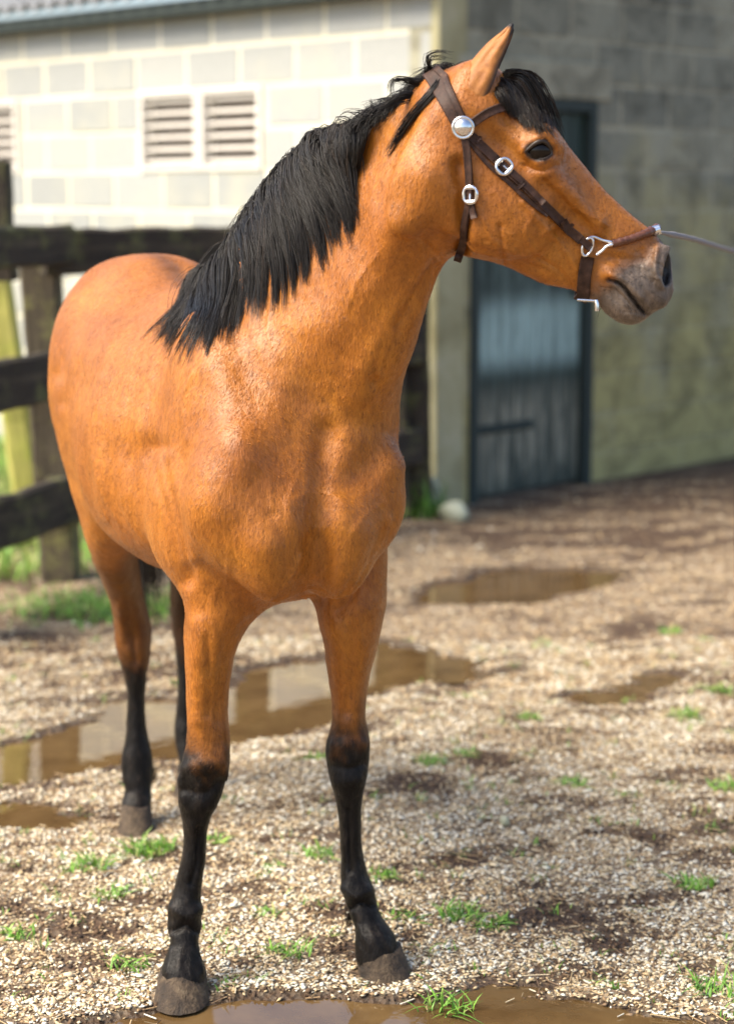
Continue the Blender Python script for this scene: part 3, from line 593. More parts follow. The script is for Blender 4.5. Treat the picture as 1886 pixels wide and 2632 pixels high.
# ---- openings carved into the head
def march(px, py, y0=3.05, y1=3.9):
    """depth at which the sight line of a photo pixel meets the horse"""
    Y = y0
    for _ in range(200):
        d = float(field(at(px, py, Y)[None])[0])
        if d < 0.0004: return Y
        Y += max(d * 0.6, 0.0008)
        if Y > y1: return None
    return Y
EYE = (1386, 387)
ey = march(*EYE); ESURF = at(EYE[0], EYE[1], ey)
for sg in (-1, 1):
    c = ESURF.copy(); c[1] = HY + sg * (HY - ey) - sg * .000
    CARVE.append((Ell(c, (.0220, .0150, .018), np.stack([unit([1, 0, -.12]), unit([.12, 0, 1]), [0, 1, 0]])), .006))
    n0 = hq(1709, 685, sg * .032)
    CARVE.append((Ell(n0, (.0165, .035, .018), np.stack([unit(HA + .25 * HBv), unit(HBv - .25 * HA), [0, 1, 0]])), .006))
V, Q = polygonise(VOX)
# the head again on a finer grid; the two surfaces meet under the throat strap
XC = at(1190, 500, HY)[0]
V2, Q2 = polygonise(.0026, np.array([XC - .04, 3.24, 1.36]), np.array([at(1760, 500, HY)[0], 3.60, 1.93]))
Q = Q[V[Q].mean(1)[:, 0] < XC + .002]; Q2 = Q2[V2[Q2].mean(1)[:, 0] > XC - .002]
def prune(V, Q):
    u, inv = np.unique(Q, return_inverse=True); return V[u], inv.reshape(Q.shape).astype(np.int32)
V, Q = prune(V, Q); V2, Q2 = prune(V2, Q2)
Q = np.concatenate([Q, Q2 + len(V)]); V = np.concatenate([V, V2])
# ---- sculpting: strokes along lines on the near side (photo pixels), raised or sunk along the normals
def vnormals(V, Q):
    n = np.cross(V[Q[:, 2]] - V[Q[:, 0]], V[Q[:, 3]] - V[Q[:, 1]])
    out = np.zeros_like(V)
    for k in range(4): np.add.at(out, Q[:, k], n)
    return ORI * out / (np.linalg.norm(out, axis=1, keepdims=True) + 1e-12)
ORI = 1.0
def orient():
    global ORI
    i = int(np.argmax(V[:, 2])); ORI = 1.0 if vnormals(V, Q)[i, 2] > 0 else -1.0
orient()
if ORI < 0: Q = Q[:, ::-1].copy(); ORI = 1.0
def seg_dist(p, line):
    best = np.full(len(p), 1e9)
    for a, b in zip(line[:-1], line[1:]):
        ab = b - a; t = np.clip(((p - a) @ ab) / (ab @ ab), 0, 1)
        best = np.minimum(best, np.linalg.norm(p - a - t[:, None] * ab, axis=1))
    return best
NV = vnormals(V, Q)
VD = unit(V.mean(0) - np.array([0, 0, CAM_H]))
def stroke(pts, r, amp, ymax=9.0, ymin=0.0):
    """r in photo pixels, amp in metres (negative sinks)"""
    global V
    px = proj(V); line = curve_pts(pts, 24)
    lo, hi = line.min(0) - 3 * r, line.max(0) + 3 * r
    ray = V - np.array([0, 0, CAM_H]); face = -(NV * ray).sum(1) / np.linalg.norm(ray, axis=1)
    m = np.where((px > lo).all(1) & (px < hi).all(1) & (face > 0.02) & (V[:, 1] < ymax) & (V[:, 1] > ymin))[0]
    if len(m) == 0: return
    d = seg_dist(px[m], line)
    V[m] += NV[m] * (amp * np.exp(-(d / r) ** 2) * np.clip(face[m] * 4, 0, 1))[:, None]
S = stroke
# chest and breast
S([(836, 1110), (832, 1200), (826, 1320), (820, 1450), (806, 1540)], 34, -.016, 3.75)
S([(700, 1330), (735, 1420), (740, 1490), (690, 1570), (640, 1620)], 26, -.007, 3.75)
S([(985, 1370), (960, 1430), (905, 1510), (870, 1570)], 20, -.010, 3.8)
S([(1000, 1330), (965, 1400), (930, 1450), (885, 1540)], 7, .004, 3.8)
S([(770, 1430), (730, 1500), (690, 1545), (665, 1590)], 8, .005, 3.75)
S([(640, 1570), (665, 1610), (690, 1560)], 7, .004, 3.75)
S([(900, 1240), (960, 1180), (1010, 1120)], 40, -.008, 3.8)
S([(850, 1050), (900, 1075), (960, 1085), (1000, 1060)], 40, -.006, 3.75)
# neck: jugular groove, shoulder blade edge, folds at the throat
S([(1120, 690), (1060, 780), (1000, 890), (960, 985)], 16, -.009, 3.8)
S([(1010, 850), (985, 910), (970, 960)], 8, .006, 3.8)
S([(1090, 640), (1010, 760), (920, 880), (850, 985), (800, 1030)], 60, -.007, 3.8)
S([(1100, 470), (1030, 590), (960, 700), (850, 830)], 60, .010, 3.8)
S([(760, 850), (720, 960), (690, 1080), (640, 1180)], 60, .010, 3.8)
S([(560, 930), (600, 1010), (620, 1100), (600, 1200), (560, 1290)], 60, .008, 3.8)
for k in range(7): S([(1080 + k * 11, 610 + k * 10), (1095 + k * 11, 640 + k * 10), (1100 + k * 10, 665 + k * 6)], 5, -.003, 3.6)
# elbow fold between foreleg and barrel
S([(405, 1150), (425, 1240), (452, 1340), (470, 1430), (478, 1490)], 24, -.017, 4.4)
S([(425, 1180), (448, 1260), (474, 1350), (490, 1430)], 22, .012, 4.0)
S([(360, 1180), (380, 1290), (420, 1400)], 50, -.012, 4.5, 3.75)
for k, x in enumerate((250, 310, 370)): S([(x + 20, 980), (x - 8, 1120), (x + 15, 1270)], 18, .004, 4.7, 3.8)
S([(160, 1060), (185, 1160), (215, 1260), (265, 1340)], 14, .005, 5.0, 4.0)
S([(240, 700), (200, 800), (168, 900), (150, 960)], 24, -.010, 5.2, 4.2)
S([(470, 690), (455, 660), (440, 648)], 20, -.006, 5.2, 4.2)
# forelegs
S([(590, 1640), (570, 1740), (560, 1850)], 16, -.006, 4.0)
S([(510, 1600), (505, 1750), (510, 1850)], 20, .005, 4.0)
S([(530, 1640), (540, 1760), (535, 1840)], 8, -.005, 4.0)
S([(900, 1620), (905, 1740), (890, 1830)], 16, -.005, 4.0)
S([(480, 1975), (555, 1965)], 20, .007, 4.0); S([(470, 2030), (520, 2042), (570, 2010)], 10, -.006, 4.0); S([(485, 2075), (535, 2070)], 18, .006, 4.0); S([(575, 1930), (580, 2000)], 12, .005, 4.0); S([(462, 2000), (470, 2060)], 10, .006, 4.0)
S([(860, 1915), (930, 1910)], 18, .006, 4.0); S([(850, 1968), (895, 1975), (940, 1962)], 10, -.005, 4.0); S([(865, 2010), (920, 2005)], 14, .005, 4.0)
S([(512, 2130), (505, 2220), (490, 2270)], 7, -.009, 4.0); S([(895, 2080), (898, 2200), (900, 2240)], 7, -.009, 4.0)
S([(450, 2335), (478, 2350), (505, 2338)], 15, .010, 4.0); S([(445, 2392), (478, 2380), (510, 2394)], 7, -.010, 4.0)
S([(888, 2285), (915, 2300), (945, 2288)], 14, .009, 4.0); S([(895, 2338), (930, 2322), (955, 2329)], 6, -.009, 4.0)
for k in range(4): S([(900 + 22 * k, 2380), (925 + 26 * k, 2440)], 5, .0025, 4.0); S([(440 + 24 * k, 2440), (430 + 30 * k, 2500)], 5, .0025, 4.0)
S([(330, 1600), (345, 1650), (350, 1700)], 10, -.008, 5.0, 4.2); S([(310, 1560), (318, 1640)], 10, .006, 5.0, 4.2)
# veins and tendons
for ln in ([(560, 1330), (590, 1400), (585, 1480), (610, 1540)], [(640, 1180), (690, 1230), (700, 1300)], [(330, 1150), (300, 1230), (330, 1330), (400, 1420)], [(240, 1180), (260, 1260), (310, 1350)], [(900, 1370), (930, 1330), (985, 1290)],
           [(760, 1230), (740, 1290), (760, 1350)], [(560, 1500), (540, 1580), (560, 1650), (540, 1740)], [(940, 1480), (920, 1560), (925, 1650)], [(700, 760), (690, 850), (720, 930)], [(980, 640), (920, 720), (890, 800)], [(500, 960), (470, 1040), (480, 1130)],
           [(1330, 470), (1370, 540), (1350, 600), (1380, 650)], [(1440, 480), (1480, 540), (1530, 560)], [(1240, 560), (1270, 620), (1330, 650)]): S(ln, 6.0, .0018, 4.6)
for (x, y, r, a) in ((650, 900, 60, .010), (600, 1130, 55, .010), (690, 1390, 70, .010), (940, 1380, 60, .010), (300, 1080, 70, .006), (230, 900, 70, .006), (330, 800, 60, -.006), (1010, 1190, 40, .010), (880, 1180, 50, .006), (1090, 430, 45, .006), (1010, 520, 50, -.006)): S([(x - 3, y), (x + 3, y)], r, a, 5.0)
# head
S([(1178, 420), (1192, 500), (1190, 580), (1186, 645)], 17, -.016)
S([(1215, 640), (1290, 660), (1380, 690)], 12, -.004)
S([(1245, 330), (1300, 380), (1350, 420)], 24, -.006)
S([(1300, 300), (1340, 335)], 22, -.008)
S([(1440, 400), (1480, 460), (1530, 530)], 26, -.004)
S([(1400, 470), (1470, 545), (1540, 620)], 16, -.007)
S([(1345, 520), (1400, 585), (1450, 640), (1480, 690)], 8, .0035); S([(1285, 580), (1290, 640), (1295, 680)], 6, -.004)
S([(1395, 600), (1440, 575), (1500, 600)], 7, .003); S([(1380, 660), (1430, 690), (1470, 730)], 7, -.004)
S([(1562, 720), (1588, 728), (1612, 752), (1640, 788), (1656, 806)], 4.6, -.015)
S([(1570, 706), (1600, 716), (1630, 745), (1665, 785)], 8, .004)
for k in range(9): S([(1545 + 7 * k, 738 + 8 * k), (1572 + 8 * k, 741 + 8 * k), (1598 + 6 * k, 760 + 6 * k)], 2.6, -.0022)
for k in range(16):
    x, y = 1555 + 130 * RNG.uniform(), 640 + 90 * RNG.uniform(); S([(x, y), (x + 12, y + RNG.normal(0, 5)), (x + 26, y + 6 + RNG.normal(0, 6))], 2.8, RNG.choice([-.0014, .0012]))
for k in range(30):
    x, y = 1220 + 320 * RNG.uniform(), 430 + 220 * RNG.uniform(); S([(x, y), (x + 14, y + RNG.normal(6, 6)), (x + 30, y + RNG.normal(14, 8))], 3.2, RNG.choice([-.0009, .0009]))
S([(1688, 640), (1682, 690), (1696, 735)], 7, .006); S([(1560, 660), (1620, 670), (1660, 660)], 14, -.004)
S([(1350, 398), (1385, 418), (1415, 408)], 7, .004); S([(1345, 385), (1375, 360), (1400, 350), (1425, 372)], 8, .006); S([(1345, 425), (1390, 440), (1430, 425)], 6, -.0035)
NV = vnormals(V, Q)
# uneven skin over the muscle
def vnoise(P, sc, seed=0.0): return np.array([mnoise.noise(Vector((p[0] * sc + seed, p[1] * sc, p[2] * sc))) for p in P])
V += NV * (vnoise(V, 8.0) * .0045 + vnoise(V, 21.0, 2.0) * .0014 + vnoise(V, 55.0, 5.0) * .0007)[:, None]
NV = vnormals(V, Q)
PXV = proj(V)
# ---- colouring of the coat kept as attributes: black points, grey muzzle, bare dark skin
hu = uvw(V, ho, HA, HBv, HC)
nz = vnoise(V, 22.0, 3.0); nz2 = vnoise(V, 70.0, 9.0)
def sst(x, a, b): t = np.clip((x - a) / (b - a), 0, 1); return t * t * (3 - 2 * t)
zz = V[:, 2] + nz * .040 + nz2 * .026
fore = V[:, 1] < 4.15
rf = fore & (V[:, 0] < -.2)
zz = np.where(rf, zz + (V[:, 0] + .335) * .45, zz)
blk = np.where(fore, 1 - sst(zz, .455, .595), 1 - sst(zz, .34, .60))
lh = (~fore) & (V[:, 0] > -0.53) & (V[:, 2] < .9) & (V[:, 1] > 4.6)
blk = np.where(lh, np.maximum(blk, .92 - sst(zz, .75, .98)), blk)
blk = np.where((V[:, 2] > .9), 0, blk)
blk = np.where(V[:, 1] > 4.40, np.maximum(blk, .60 * (1 - sst(zz, .66, .93)) * sst(V[:, 1], 4.40, 4.5)), blk)  # hind gaskin: darker bay leg, plus belly shade put into the colour
inhead = (hu[:, 0] > 0.02) & (np.abs(hu[:, 2]) < .12) & (V[:, 0] > .2)
muz = np.where(inhead, sst(hu[:, 0] / ue + nz * .05 + nz2 * .02 - .10 * sst(hu[:, 1], -.02, .05), .70, .80), 0)
ed = np.minimum(np.linalg.norm((V - ESURF) * (1, .8, 1.25), axis=1), 9)
skin = np.where(inhead, 1 - sst(ed + nz2 * .004, .021, .030), 0)
nos = np.min([np.linalg.norm(((V - c[0].c) @ c[0].M.T) / c[0].r, axis=1) for c in (CARVE[1], CARVE[3])], 0)
eyes = np.min([np.linalg.norm(((V - c[0].c) @ c[0].M.T) / c[0].r, axis=1) for c in (CARVE[0], CARVE[2])], 0)
skin = np.maximum(skin, np.maximum(1 - sst(nos, 1.0, 1.12), 1 - sst(eyes, 1.05, 1.25)) * 1.0)
ml = seg_dist(PXV, curve_pts([(1562, 720), (1588, 728), (1612, 752), (1640, 788), (1656, 806)], 20))
skin = np.maximum(skin, np.where(inhead, .95 * np.exp(-(ml / 4.0) ** 2), 0))
# slight dark dorsal tint and belly dirt
dors = np.exp(-((uvw(V, HC0, HB, HL, UP)[:, 1]) / .03) ** 2) * (V[:, 2] > 1.3) * (V[:, 1] > 4.0) * .45

# ---- coat material
mcoat, nt, bs = mat_new('bay_coat')
pos = geo_pos(nt)
mp = N(nt, 'ShaderNodeMapping'); mp.inputs['Scale'].default_value = (1, 1, .35); nt.links.new(pos, mp.inputs[0])
n1 = noise_tex(nt, 5, 5, .6, vec=pos); n2 = noise_tex(nt, 60, 5, .65, vec=mp.outputs[0]); n3 = noise_tex(nt, 260, 3, .6, vec=mp.outputs[0])
c = ramp(nt, n1, [(.30, (.335, .103, .010)), (.55, (.44, .150, .014)), (.75, (.53, .200, .020))])
c = mix(nt, ramp(nt, n2, [(.35, (0, 0, 0)), (.75, (.62, .62, .62))]), c, (.22, .066, .008))
n4 = noise_tex(nt, 130, 2, .5, vec=pos, dist=1.5); c = mix(nt, ramp(nt, n4, [(.63, (0, 0, 0)), (.72, (.6, .6, .6))]), c, (.16, .05, .010))
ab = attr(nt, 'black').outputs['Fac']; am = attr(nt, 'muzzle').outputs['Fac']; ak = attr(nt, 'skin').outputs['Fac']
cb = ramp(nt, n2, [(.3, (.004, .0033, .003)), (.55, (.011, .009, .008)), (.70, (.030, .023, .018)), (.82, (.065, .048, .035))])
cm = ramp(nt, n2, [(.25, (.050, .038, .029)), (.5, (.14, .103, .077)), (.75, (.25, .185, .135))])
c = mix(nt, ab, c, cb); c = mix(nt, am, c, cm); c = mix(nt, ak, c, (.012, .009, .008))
tn = N(nt, 'ShaderNodeMath', operation='ADD'); tn.inputs[1].default_value = 1.0; nt.links.new(attr(nt, 'tint').outputs['Fac'], tn.inputs[0])
vs = N(nt, 'ShaderNodeVectorMath', operation='SCALE'); nt.links.new(c, vs.inputs[0]); nt.links.new(tn.outputs[0], vs.inputs['Scale']); c = vs.outputs[0]
nt.links.new(c, bs.inputs['Base Color'])
bs.inputs['Roughness'].default_value = .43
spm = N(nt, 'ShaderNodeMapRange'); spm.inputs['To Min'].default_value = .46; spm.inputs['To Max'].default_value = .16; nt.links.new(ab, spm.inputs[0]); nt.links.new(spm.outputs[0], bs.inputs['Specular IOR Level'])
bs.inputs['Sheen Weight'].default_value = .05; bs.inputs['Sheen Roughness'].default_value = .4; bs.inputs['Sheen Tint'].default_value = (1, .8, .55, 1)
b1 = bump(nt, bs, n2, .55, .005); bump(nt, bs, n3, .45, .002, b1)
me = mesh_np('body', V, Q)
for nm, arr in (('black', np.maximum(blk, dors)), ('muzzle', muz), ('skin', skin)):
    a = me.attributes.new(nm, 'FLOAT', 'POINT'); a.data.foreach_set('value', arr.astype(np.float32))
horse = empty('horse', tuple(hp(0.5, 0, 0)))
def hchild(name, me, mat, smooth=True, parent=None):
    o = link(name, me, mat, None, smooth)
    par = parent or horse
    o.parent = par; o.matrix_parent_inverse = Matrix.Translation(-Vector(horse.location)) if par is horse else Matrix.Identity(4)
    return o
tag(horse, 'orange bay horse with black mane and black legs standing with head turned sideways', 'horse')
body = hchild('body', me, mcoat)
from mathutils.bvhtree import BVHTree
BVH = BVHTree.FromPolygons([tuple(p) for p in V], [tuple(int(i) for i in q) for q in Q])
CAMP = Vector((0, 0, CAM_H))
def hit(px, py):
    d = (Vector(at(px, py, 3.5)) - CAMP).normalized()
    loc, n, i, dist = BVH.ray_cast(CAMP, d)
    if loc is None: return None, None
    return np.array(loc), np.array(n) * (-1 if n.dot(d) > 0 else 1)
# ---- hooves
mhoof, nt, bs = mat_new('hoof_horn'); pos = geo_pos(nt)
mp = N(nt, 'ShaderNodeMapping'); mp.inputs['Scale'].default_value = (1, 1, .3); nt.links.new(pos, mp.inputs[0])
n1 = noise_tex(nt, 28, 6, .7, vec=pos); n2 = noise_tex(nt, 130, 4, .6, vec=mp.outputs[0])
c = ramp(nt, n1, [(.30, (.012, .008, .005)), (.47, (.042, .026, .014)), (.6, (.09, .060, .033)), (.74, (.20, .15, .095))])
nt.links.new(c, bs.inputs['Base Color']); bs.inputs['Roughness'].default_value = .75; bump(nt, bs, n1, 1.0, .012, bump(nt, bs, n2, .8, .004))
def hoof(gx, gy, heading, wd, top, hgt, tilt=0.0):
    """ground centre (photo px), heading (x,y), bottom half width, centre of the coronet, toe height"""
    g = ground_at(gx, gy); fwd = unit([heading[0], heading[1], 0]); sd = np.array([-fwd[1], fwd[0], 0])
    n = 36; th = np.linspace(0, 2 * math.pi, n, endpoint=False)
    rx = np.where(np.cos(th) > 0, 1.18, .92) * np.cos(th); ry = np.sin(th) * (1 - .10 * np.clip(-np.cos(th), 0, 1))
    rows = []
    for t in np.linspace(0, 1, 9):
        r = wd * (1.0 - .17 * t + .02 * math.sin(t * 22)); cen = g * (1 - t) + np.array([top[0], top[1], 0]) * t
        z = t * (hgt * (1 + .12 * np.cos(th))) + .003 * np.sin(th * 3 + gx) * t - .006
        rag = 1 + .012 * np.sin(th * 7 + gx) + .01 * np.sin(th * 13 + 2 * gy)
        rows.append(cen + np.outer(rx * r * rag, fwd) + np.outer(ry * r * rag, sd) + np.outer(z, UP))
    rows.append(rows[-1] * .55 + rows[-1].mean(0) * .45 + UP * .004)
    Vh = np.concatenate(rows); f = []
    for i in range(len(rows) - 1):
        for j in range(n): k = (j + 1) % n; f.append((i * n + j, i * n + k, (i + 1) * n + k, (i + 1) * n + j))
    return hchild('hoof', mesh_np('hoof', Vh, f), mhoof)
hoof(466, 2566, (-.10, -1), .056, at(472, 2520, 3.605), .047)
hoof(985, 2497, (.62, -.80), .056, at(970, 2450, 3.715), .049)
hoof(349, 2135, (.05, -1), .046, at(350, 2080, 4.62), .056)
hoof(490, 2045, (.1, -1), .046, at(490, 1995, 4.90), .056)
# ---- ears
mear, nt, bs = mat_new('ear_coat'); pos = geo_pos(nt); n2 = noise_tex(nt, 70, 5, .65, vec=pos)
ar = attr(nt, 'rim').outputs['Fac']
c = mix(nt, ar, ramp(nt, n2, [(.3, (.28, .095, .015)), (.7, (.42, .165, .03))]), (.018, .012, .01))
nt.links.new(c, bs.inputs['Base Color']); bs.inputs['Roughness'].default_value = .6; bump(nt, bs, n2, .4, .003)
def ear(sg):
    ax = curve_pts([(1206, 262), (1220, 232), (1240, 190), (1270, 135), (1300, 92), (1317, 60)], 22)
    t = np.linspace(0, 1, 22); wv = pchip([0, .12, .28, .5, .75, .92, 1], [.030, .034, .0335, .026, .0155, .006, .0015], 22)
    rows, rim = [], []
    for i in range(22):
        p = at(ax[i, 0], ax[i, 1], HY - .058 + .012 * t[i]); tg = unit(at(*ax[min(i + 1, 21)], HY) - at(*ax[max(i - 1, 0)], HY))
        back = unit(np.array([-.72, -.69, 0.0])); back = unit(back - tg * (back @ tg)); side = np.cross(tg, back)
        side = side if side[0] > 0 else -side
        a = 1.5 + .75 * t[i]
        ph = np.linspace(-2.35, 1.5, 19)
        for q in ph:
            vein = .0012 * math.sin(q * 6 + 5 * t[i]) + .0008 * math.sin(q * 11 - 9 * t[i])
            rows.append(p + back * (math.cos(q) * wv[i] * .8 + vein) + side * (math.sin(q) * wv[i] * (1.0 if q > 0 else .95) + vein))
            rim.append(float(max(np.clip((q - 1.05) / .3, 0, 1), np.clip((-q - 1.9) / .3, 0, 1))) if t[i] < .93 else 1.0)
    Ve = np.array(rows)
    if sg > 0: Ve[:, 1] = 2 * HY - Ve[:, 1]; Ve[:, 0] += .008
    f = [(i * 19 + j, i * 19 + j + 1, (i + 1) * 19 + j + 1, (i + 1) * 19 + j) for i in range(21) for j in range(18)]
    m = mesh_np('ear', Ve, f); a = m.attributes.new('rim', 'FLOAT', 'POINT'); a.data.foreach_set('value', rim)
    o = hchild('ear', m, mear); so = o.modifiers.new('thick', 'SOLIDIFY'); so.thickness = .0045; so.offset = 0
    ss = o.modifiers.new('sub', 'SUBSURF'); ss.levels = ss.render_levels = 1
    return o
ear(-1); ear(1)
# ---- eyes
meye, nt, bs = mat_new('dark_eye'); bs.inputs['Base Color'].default_value = (.010, .006, .004, 1); bs.inputs['Roughness'].default_value = .03; bs.inputs['IOR'].default_value = 1.36
mlid, nt, bs = mat_new('eyelid_skin'); bs.inputs['Base Color'].default_value = (.030, .018, .012, 1); bs.inputs['Roughness'].default_value = .5
def tube(pts, rad, sides=8, closed=False):
    P = np.asarray(pts, float); n = len(P); r = np.broadcast_to(rad, (n,))
    if closed: tg = np.roll(P, -1, 0) - np.roll(P, 1, 0)
    else: tg = np.gradient(P, axis=0)
    tg /= np.linalg.norm(tg, axis=1, keepdims=True) + 1e-12
    ref = np.array([.3, -.9, .2]); Vt = []
    for i in range(n):
        a = np.cross(tg[i], ref); a = unit(a); b = np.cross(tg[i], a)
        for k in range(sides):
            q = 2 * math.pi * k / sides; Vt.append(P[i] + r[i] * (math.cos(q) * a + math.sin(q) * b))
    f = []
    for i in range(n if closed else n - 1):
        for k in range(sides):
            i2 = (i + 1) % n; k2 = (k + 1) % sides; f.append((i * sides + k, i * sides + k2, i2 * sides + k2, i2 * sides + k))
    return np.array(Vt), np.array(f)
LID = [(1345, 390), (1358, 378), (1376, 364), (1394, 358), (1408, 366), (1416, 380), (1420, 396), (1411, 406), (1393, 412), (1372, 408), (1356, 399)]
LID = [(EYE[0] + (x - EYE[0]) * .90, EYE[1] + (y - EYE[1]) * .86) for x, y in LID]
lid = curve_pts(LID + [LID[0]], 45)[:-1]
for sg in (-1, 1):
    cen = ESURF + np.array([0.0, .0205, 0]);
    if sg > 0: cen = np.array([cen[0], 2 * HY - cen[1], cen[2]])
    bm = bmesh.new(); bmesh.ops.create_uvsphere(bm, u_segments=32, v_segments=20, radius=.0262)
    m = bpy.data.meshes.new('eye'); bm.to_mesh(m); bm.free()
    m.transform(Matrix.Translation(Vector(cen)) @ Matrix.Diagonal((1.05, 1, .92, 1)))
    e = hchild('eye', m, meye)
    L = []
    for x, y in lid:
        h, n = hit(x, y); L.append(h if h is not None else at(x, y, ey))
    L = np.array(L); L[:, 1] = np.clip(L[:, 1], ey - .008, ey + .006); L[:, 1] = (L[:, 1] + np.roll(L[:, 1], 1) + np.roll(L[:, 1], -1) + np.roll(L[:, 1], 2) + np.roll(L[:, 1], -2)) / 5 - .0005
    if sg > 0: L[:, 1] = 2 * HY - L[:, 1]
    rr = .0026 + .0016 * np.clip((L[:, 2] - ESURF[2]) / .015, -.4, 1)
    vt, ft = tube(L, rr, 8, True)
    hchild('eyelid', mesh_np('eyelid', vt, ft), mlid, parent=e)
# ---- mane, forelock and tail: locks of single hairs
mhair, nt, bs = mat_new('black_hair'); pos = geo_pos(nt); av = attr(nt, 'tone').outputs['Fac']
c = ramp(nt, av, [(0, (.006, .0048, .004)), (.7, (.016, .012, .009)), (1, (.045, .028, .017))]); nt.links.new(c, bs.inputs['Base Color'])
bs.inputs['Roughness'].default_value = .42; bs.inputs['Specular IOR Level'].default_value = .38
def hair_mesh(name, guides, per, spread, rad, jit=.004, nseg=12, parent=None, tipspread=.35, brown=0.0):
    """guides: list of (k,3) paths; per hairs each, offset sideways at the root and drawn together towards the tip"""
    Vs, Fs, tone, base = [], [], [], 0
    for gi, g in enumerate(guides):
        G = curve_pts(g, nseg); L = np.linalg.norm(np.diff(G, axis=0), axis=1).sum()
        tg = np.gradient(G, axis=0); tg /= np.linalg.norm(tg, axis=1, keepdims=True) + 1e-9
        sx = np.cross(tg, [0, -1, 0]); sx /= np.linalg.norm(sx, axis=1, keepdims=True) + 1e-9; sy = np.cross(tg, sx)
        pp = per[gi] if hasattr(per, '__len__') else per
        for h in range(pp):
            a, r = RNG.uniform(0, 2 * math.pi), spread * math.sqrt(RNG.uniform()) * (per_s[gi] if per_s is not None else 1)
            ox, oy = r * math.cos(a), .55 * r * math.sin(a)
            cut = RNG.uniform(.84, 1.0); n = nseg
            t = np.linspace(0, cut, n); idx = t * (nseg - 1); i0 = np.minimum(idx.astype(int), nseg - 2); f = (idx - i0)[:, None]
            P = G[i0] * (1 - f) + G[i0 + 1] * f; X = sx[i0]; Y = sy[i0]
            k = (1 - (1 - tipspread) * np.clip(t, 0, 1) ** 1.3)[:, None]
            ph, fq = RNG.uniform(0, 6.28), RNG.uniform(2, 5)
            wob = (jit * np.sin(fq * t + ph) * t)[:, None]; wob2 = (jit * .7 * np.sin(fq * 1.7 * t + ph * 2) * t)[:, None]
            P = P + X * (ox * k + wob) + Y * (oy * k + wob2)
            rr = rad * RNG.uniform(.7, 1.25) * (1 - .75 * np.linspace(0, 1, n) ** 2)
            for q in range(3):
                an = 2.094 * q; Vs.append(P + (X * math.cos(an) + Y * math.sin(an)) * rr[:, None])
            ar = np.arange(n - 1)
            for q in range(3):
                q2 = (q + 1) % 3
                Fs.append(np.stack([base + q * n + ar, base + q2 * n + ar, base + q2 * n + ar + 1, base + q * n + ar + 1], -1))
            tone.append(np.full(3 * n, min(1, max(0, RNG.normal(.35 + brown, .22))))); base += 3 * n
    m = mesh_np(name, np.concatenate(Vs), np.concatenate(Fs))
    a = m.attributes.new('tone', 'FLOAT', 'POINT'); a.data.foreach_set('value', np.concatenate(tone).astype(np.float32))
    return hchild(name, m, mhair, parent=parent)
per_s = None
def drape(path, off0=.006, off1=.016, lerp=None):
    """photo-pixel path of a lock -> world points lying on the coat; lerp = (depth at root, depth at tip)"""
    P = curve_pts(path, 12); out = []
    for i, (x, y) in enumerate(P):
        t = i / 11; h, n = hit(x, y); Yl = lerp[0] + (lerp[1] - lerp[0]) * t if lerp else 9
        Yh = h[1] if h is not None else 9.0
        Y = min(Yh, Yl + .02) if lerp else Yh
        if Y > 8.9: Y = lerp[0] if lerp else HY
        out.append(at(x, y, Y - (off0 + (off1 - off0) * math.sin(math.pi * min(1, t * 1.1)))))
    o = np.array(out); y = o[:, 1].copy(); y[1:-1] = (y[:-2] + y[1:-1] * 2 + y[2:]) / 4; o[:, 1] = y; o[0, 1] += .035
    return o
ROOT = curve_pts([(955, 312, 3.55), (910, 328, 3.59), (855, 350, 3.65), (785, 400, 3.72), (730, 470, 3.79), (680, 555, 3.86), (635, 630, 3.91), (590, 690, 3.97), (545, 715, 4.05)], 100)
TIP = curve_pts([(900, 470), (905, 595), (872, 640), (825, 705), (755, 755), (700, 800), (640, 828), (590, 858), (525, 905), (472, 930), (432, 905), (388, 862)], 100)
G, PERN = [], []
for i in range(290):
    r = (i + .5) / 250 if i < 250 else RNG.uniform(.72, 1.0); r = min(1, max(0, r + RNG.normal(0, .012))); j = int(r * 99)
    rx, ry, rY = ROOT[j]; rt = min(1, max(0, r + RNG.normal(0, .03))); tx, ty = TIP[int(rt * 99)]
    layer = RNG.uniform(0, 1); ln = RNG.uniform(.86, 1.09) if layer < .75 else RNG.uniform(.45, .8)
    tx = rx + (tx - rx) * ln + RNG.normal(0, 10); ty = ry + (ty - ry) * ln + RNG.normal(0, 9)
    up = RNG.uniform(26, 52) * min(1, .15 + r * 4)
    # leaves the crest outwards, then falls to the near side
    p = [(rx + 8, ry + 16), (rx - up * .72, ry - up * .55), (rx - up * 1.0 + (tx - rx) * .18, ry + (ty - ry) * .16), (rx - up * .35 + (tx - rx) * .48, ry + (ty - ry) * .48), (tx + (rx - tx) * .15, ty + (ry - ty) * .2), (tx, ty)]
    h, n = hit(tx, ty); tY = h[1] if h is not None and h[1] < rY + .1 else rY - .08
    G.append(drape(p, .004, .012 + .022 * layer, (rY, tY))); PERN.append(30 if r > .12 else 10)
hair_mesh('mane', G, PERN, .0115, .00085, .0028, 13, tipspread=.34)
G = []
for i in range(70):                                            # loose hairs lifting off the mane
    j = int(RNG.uniform(0, 99)); rx, ry, rY = ROOT[j]; tx, ty = TIP[min(99, max(0, j + int(RNG.normal(0, 6))))]; k = RNG.uniform(.5, 1.15); u_ = RNG.uniform(20, 75)
    G.append(drape([(rx + 6, ry + 12), (rx - u_ * .7, ry - u_ * .4), (rx - u_ + (tx - rx) * .4 * k, ry + (ty - ry) * .35 * k), (rx + (tx - rx) * k + RNG.normal(0, 25), ry + (ty - ry) * k)], .01, .03 + .03 * RNG.uniform(), (rY, rY - .08)))
tag(hair_mesh('mane_tuft', G, 3, .006, .0006, .008, 13, brown=.3), kind='stuff')
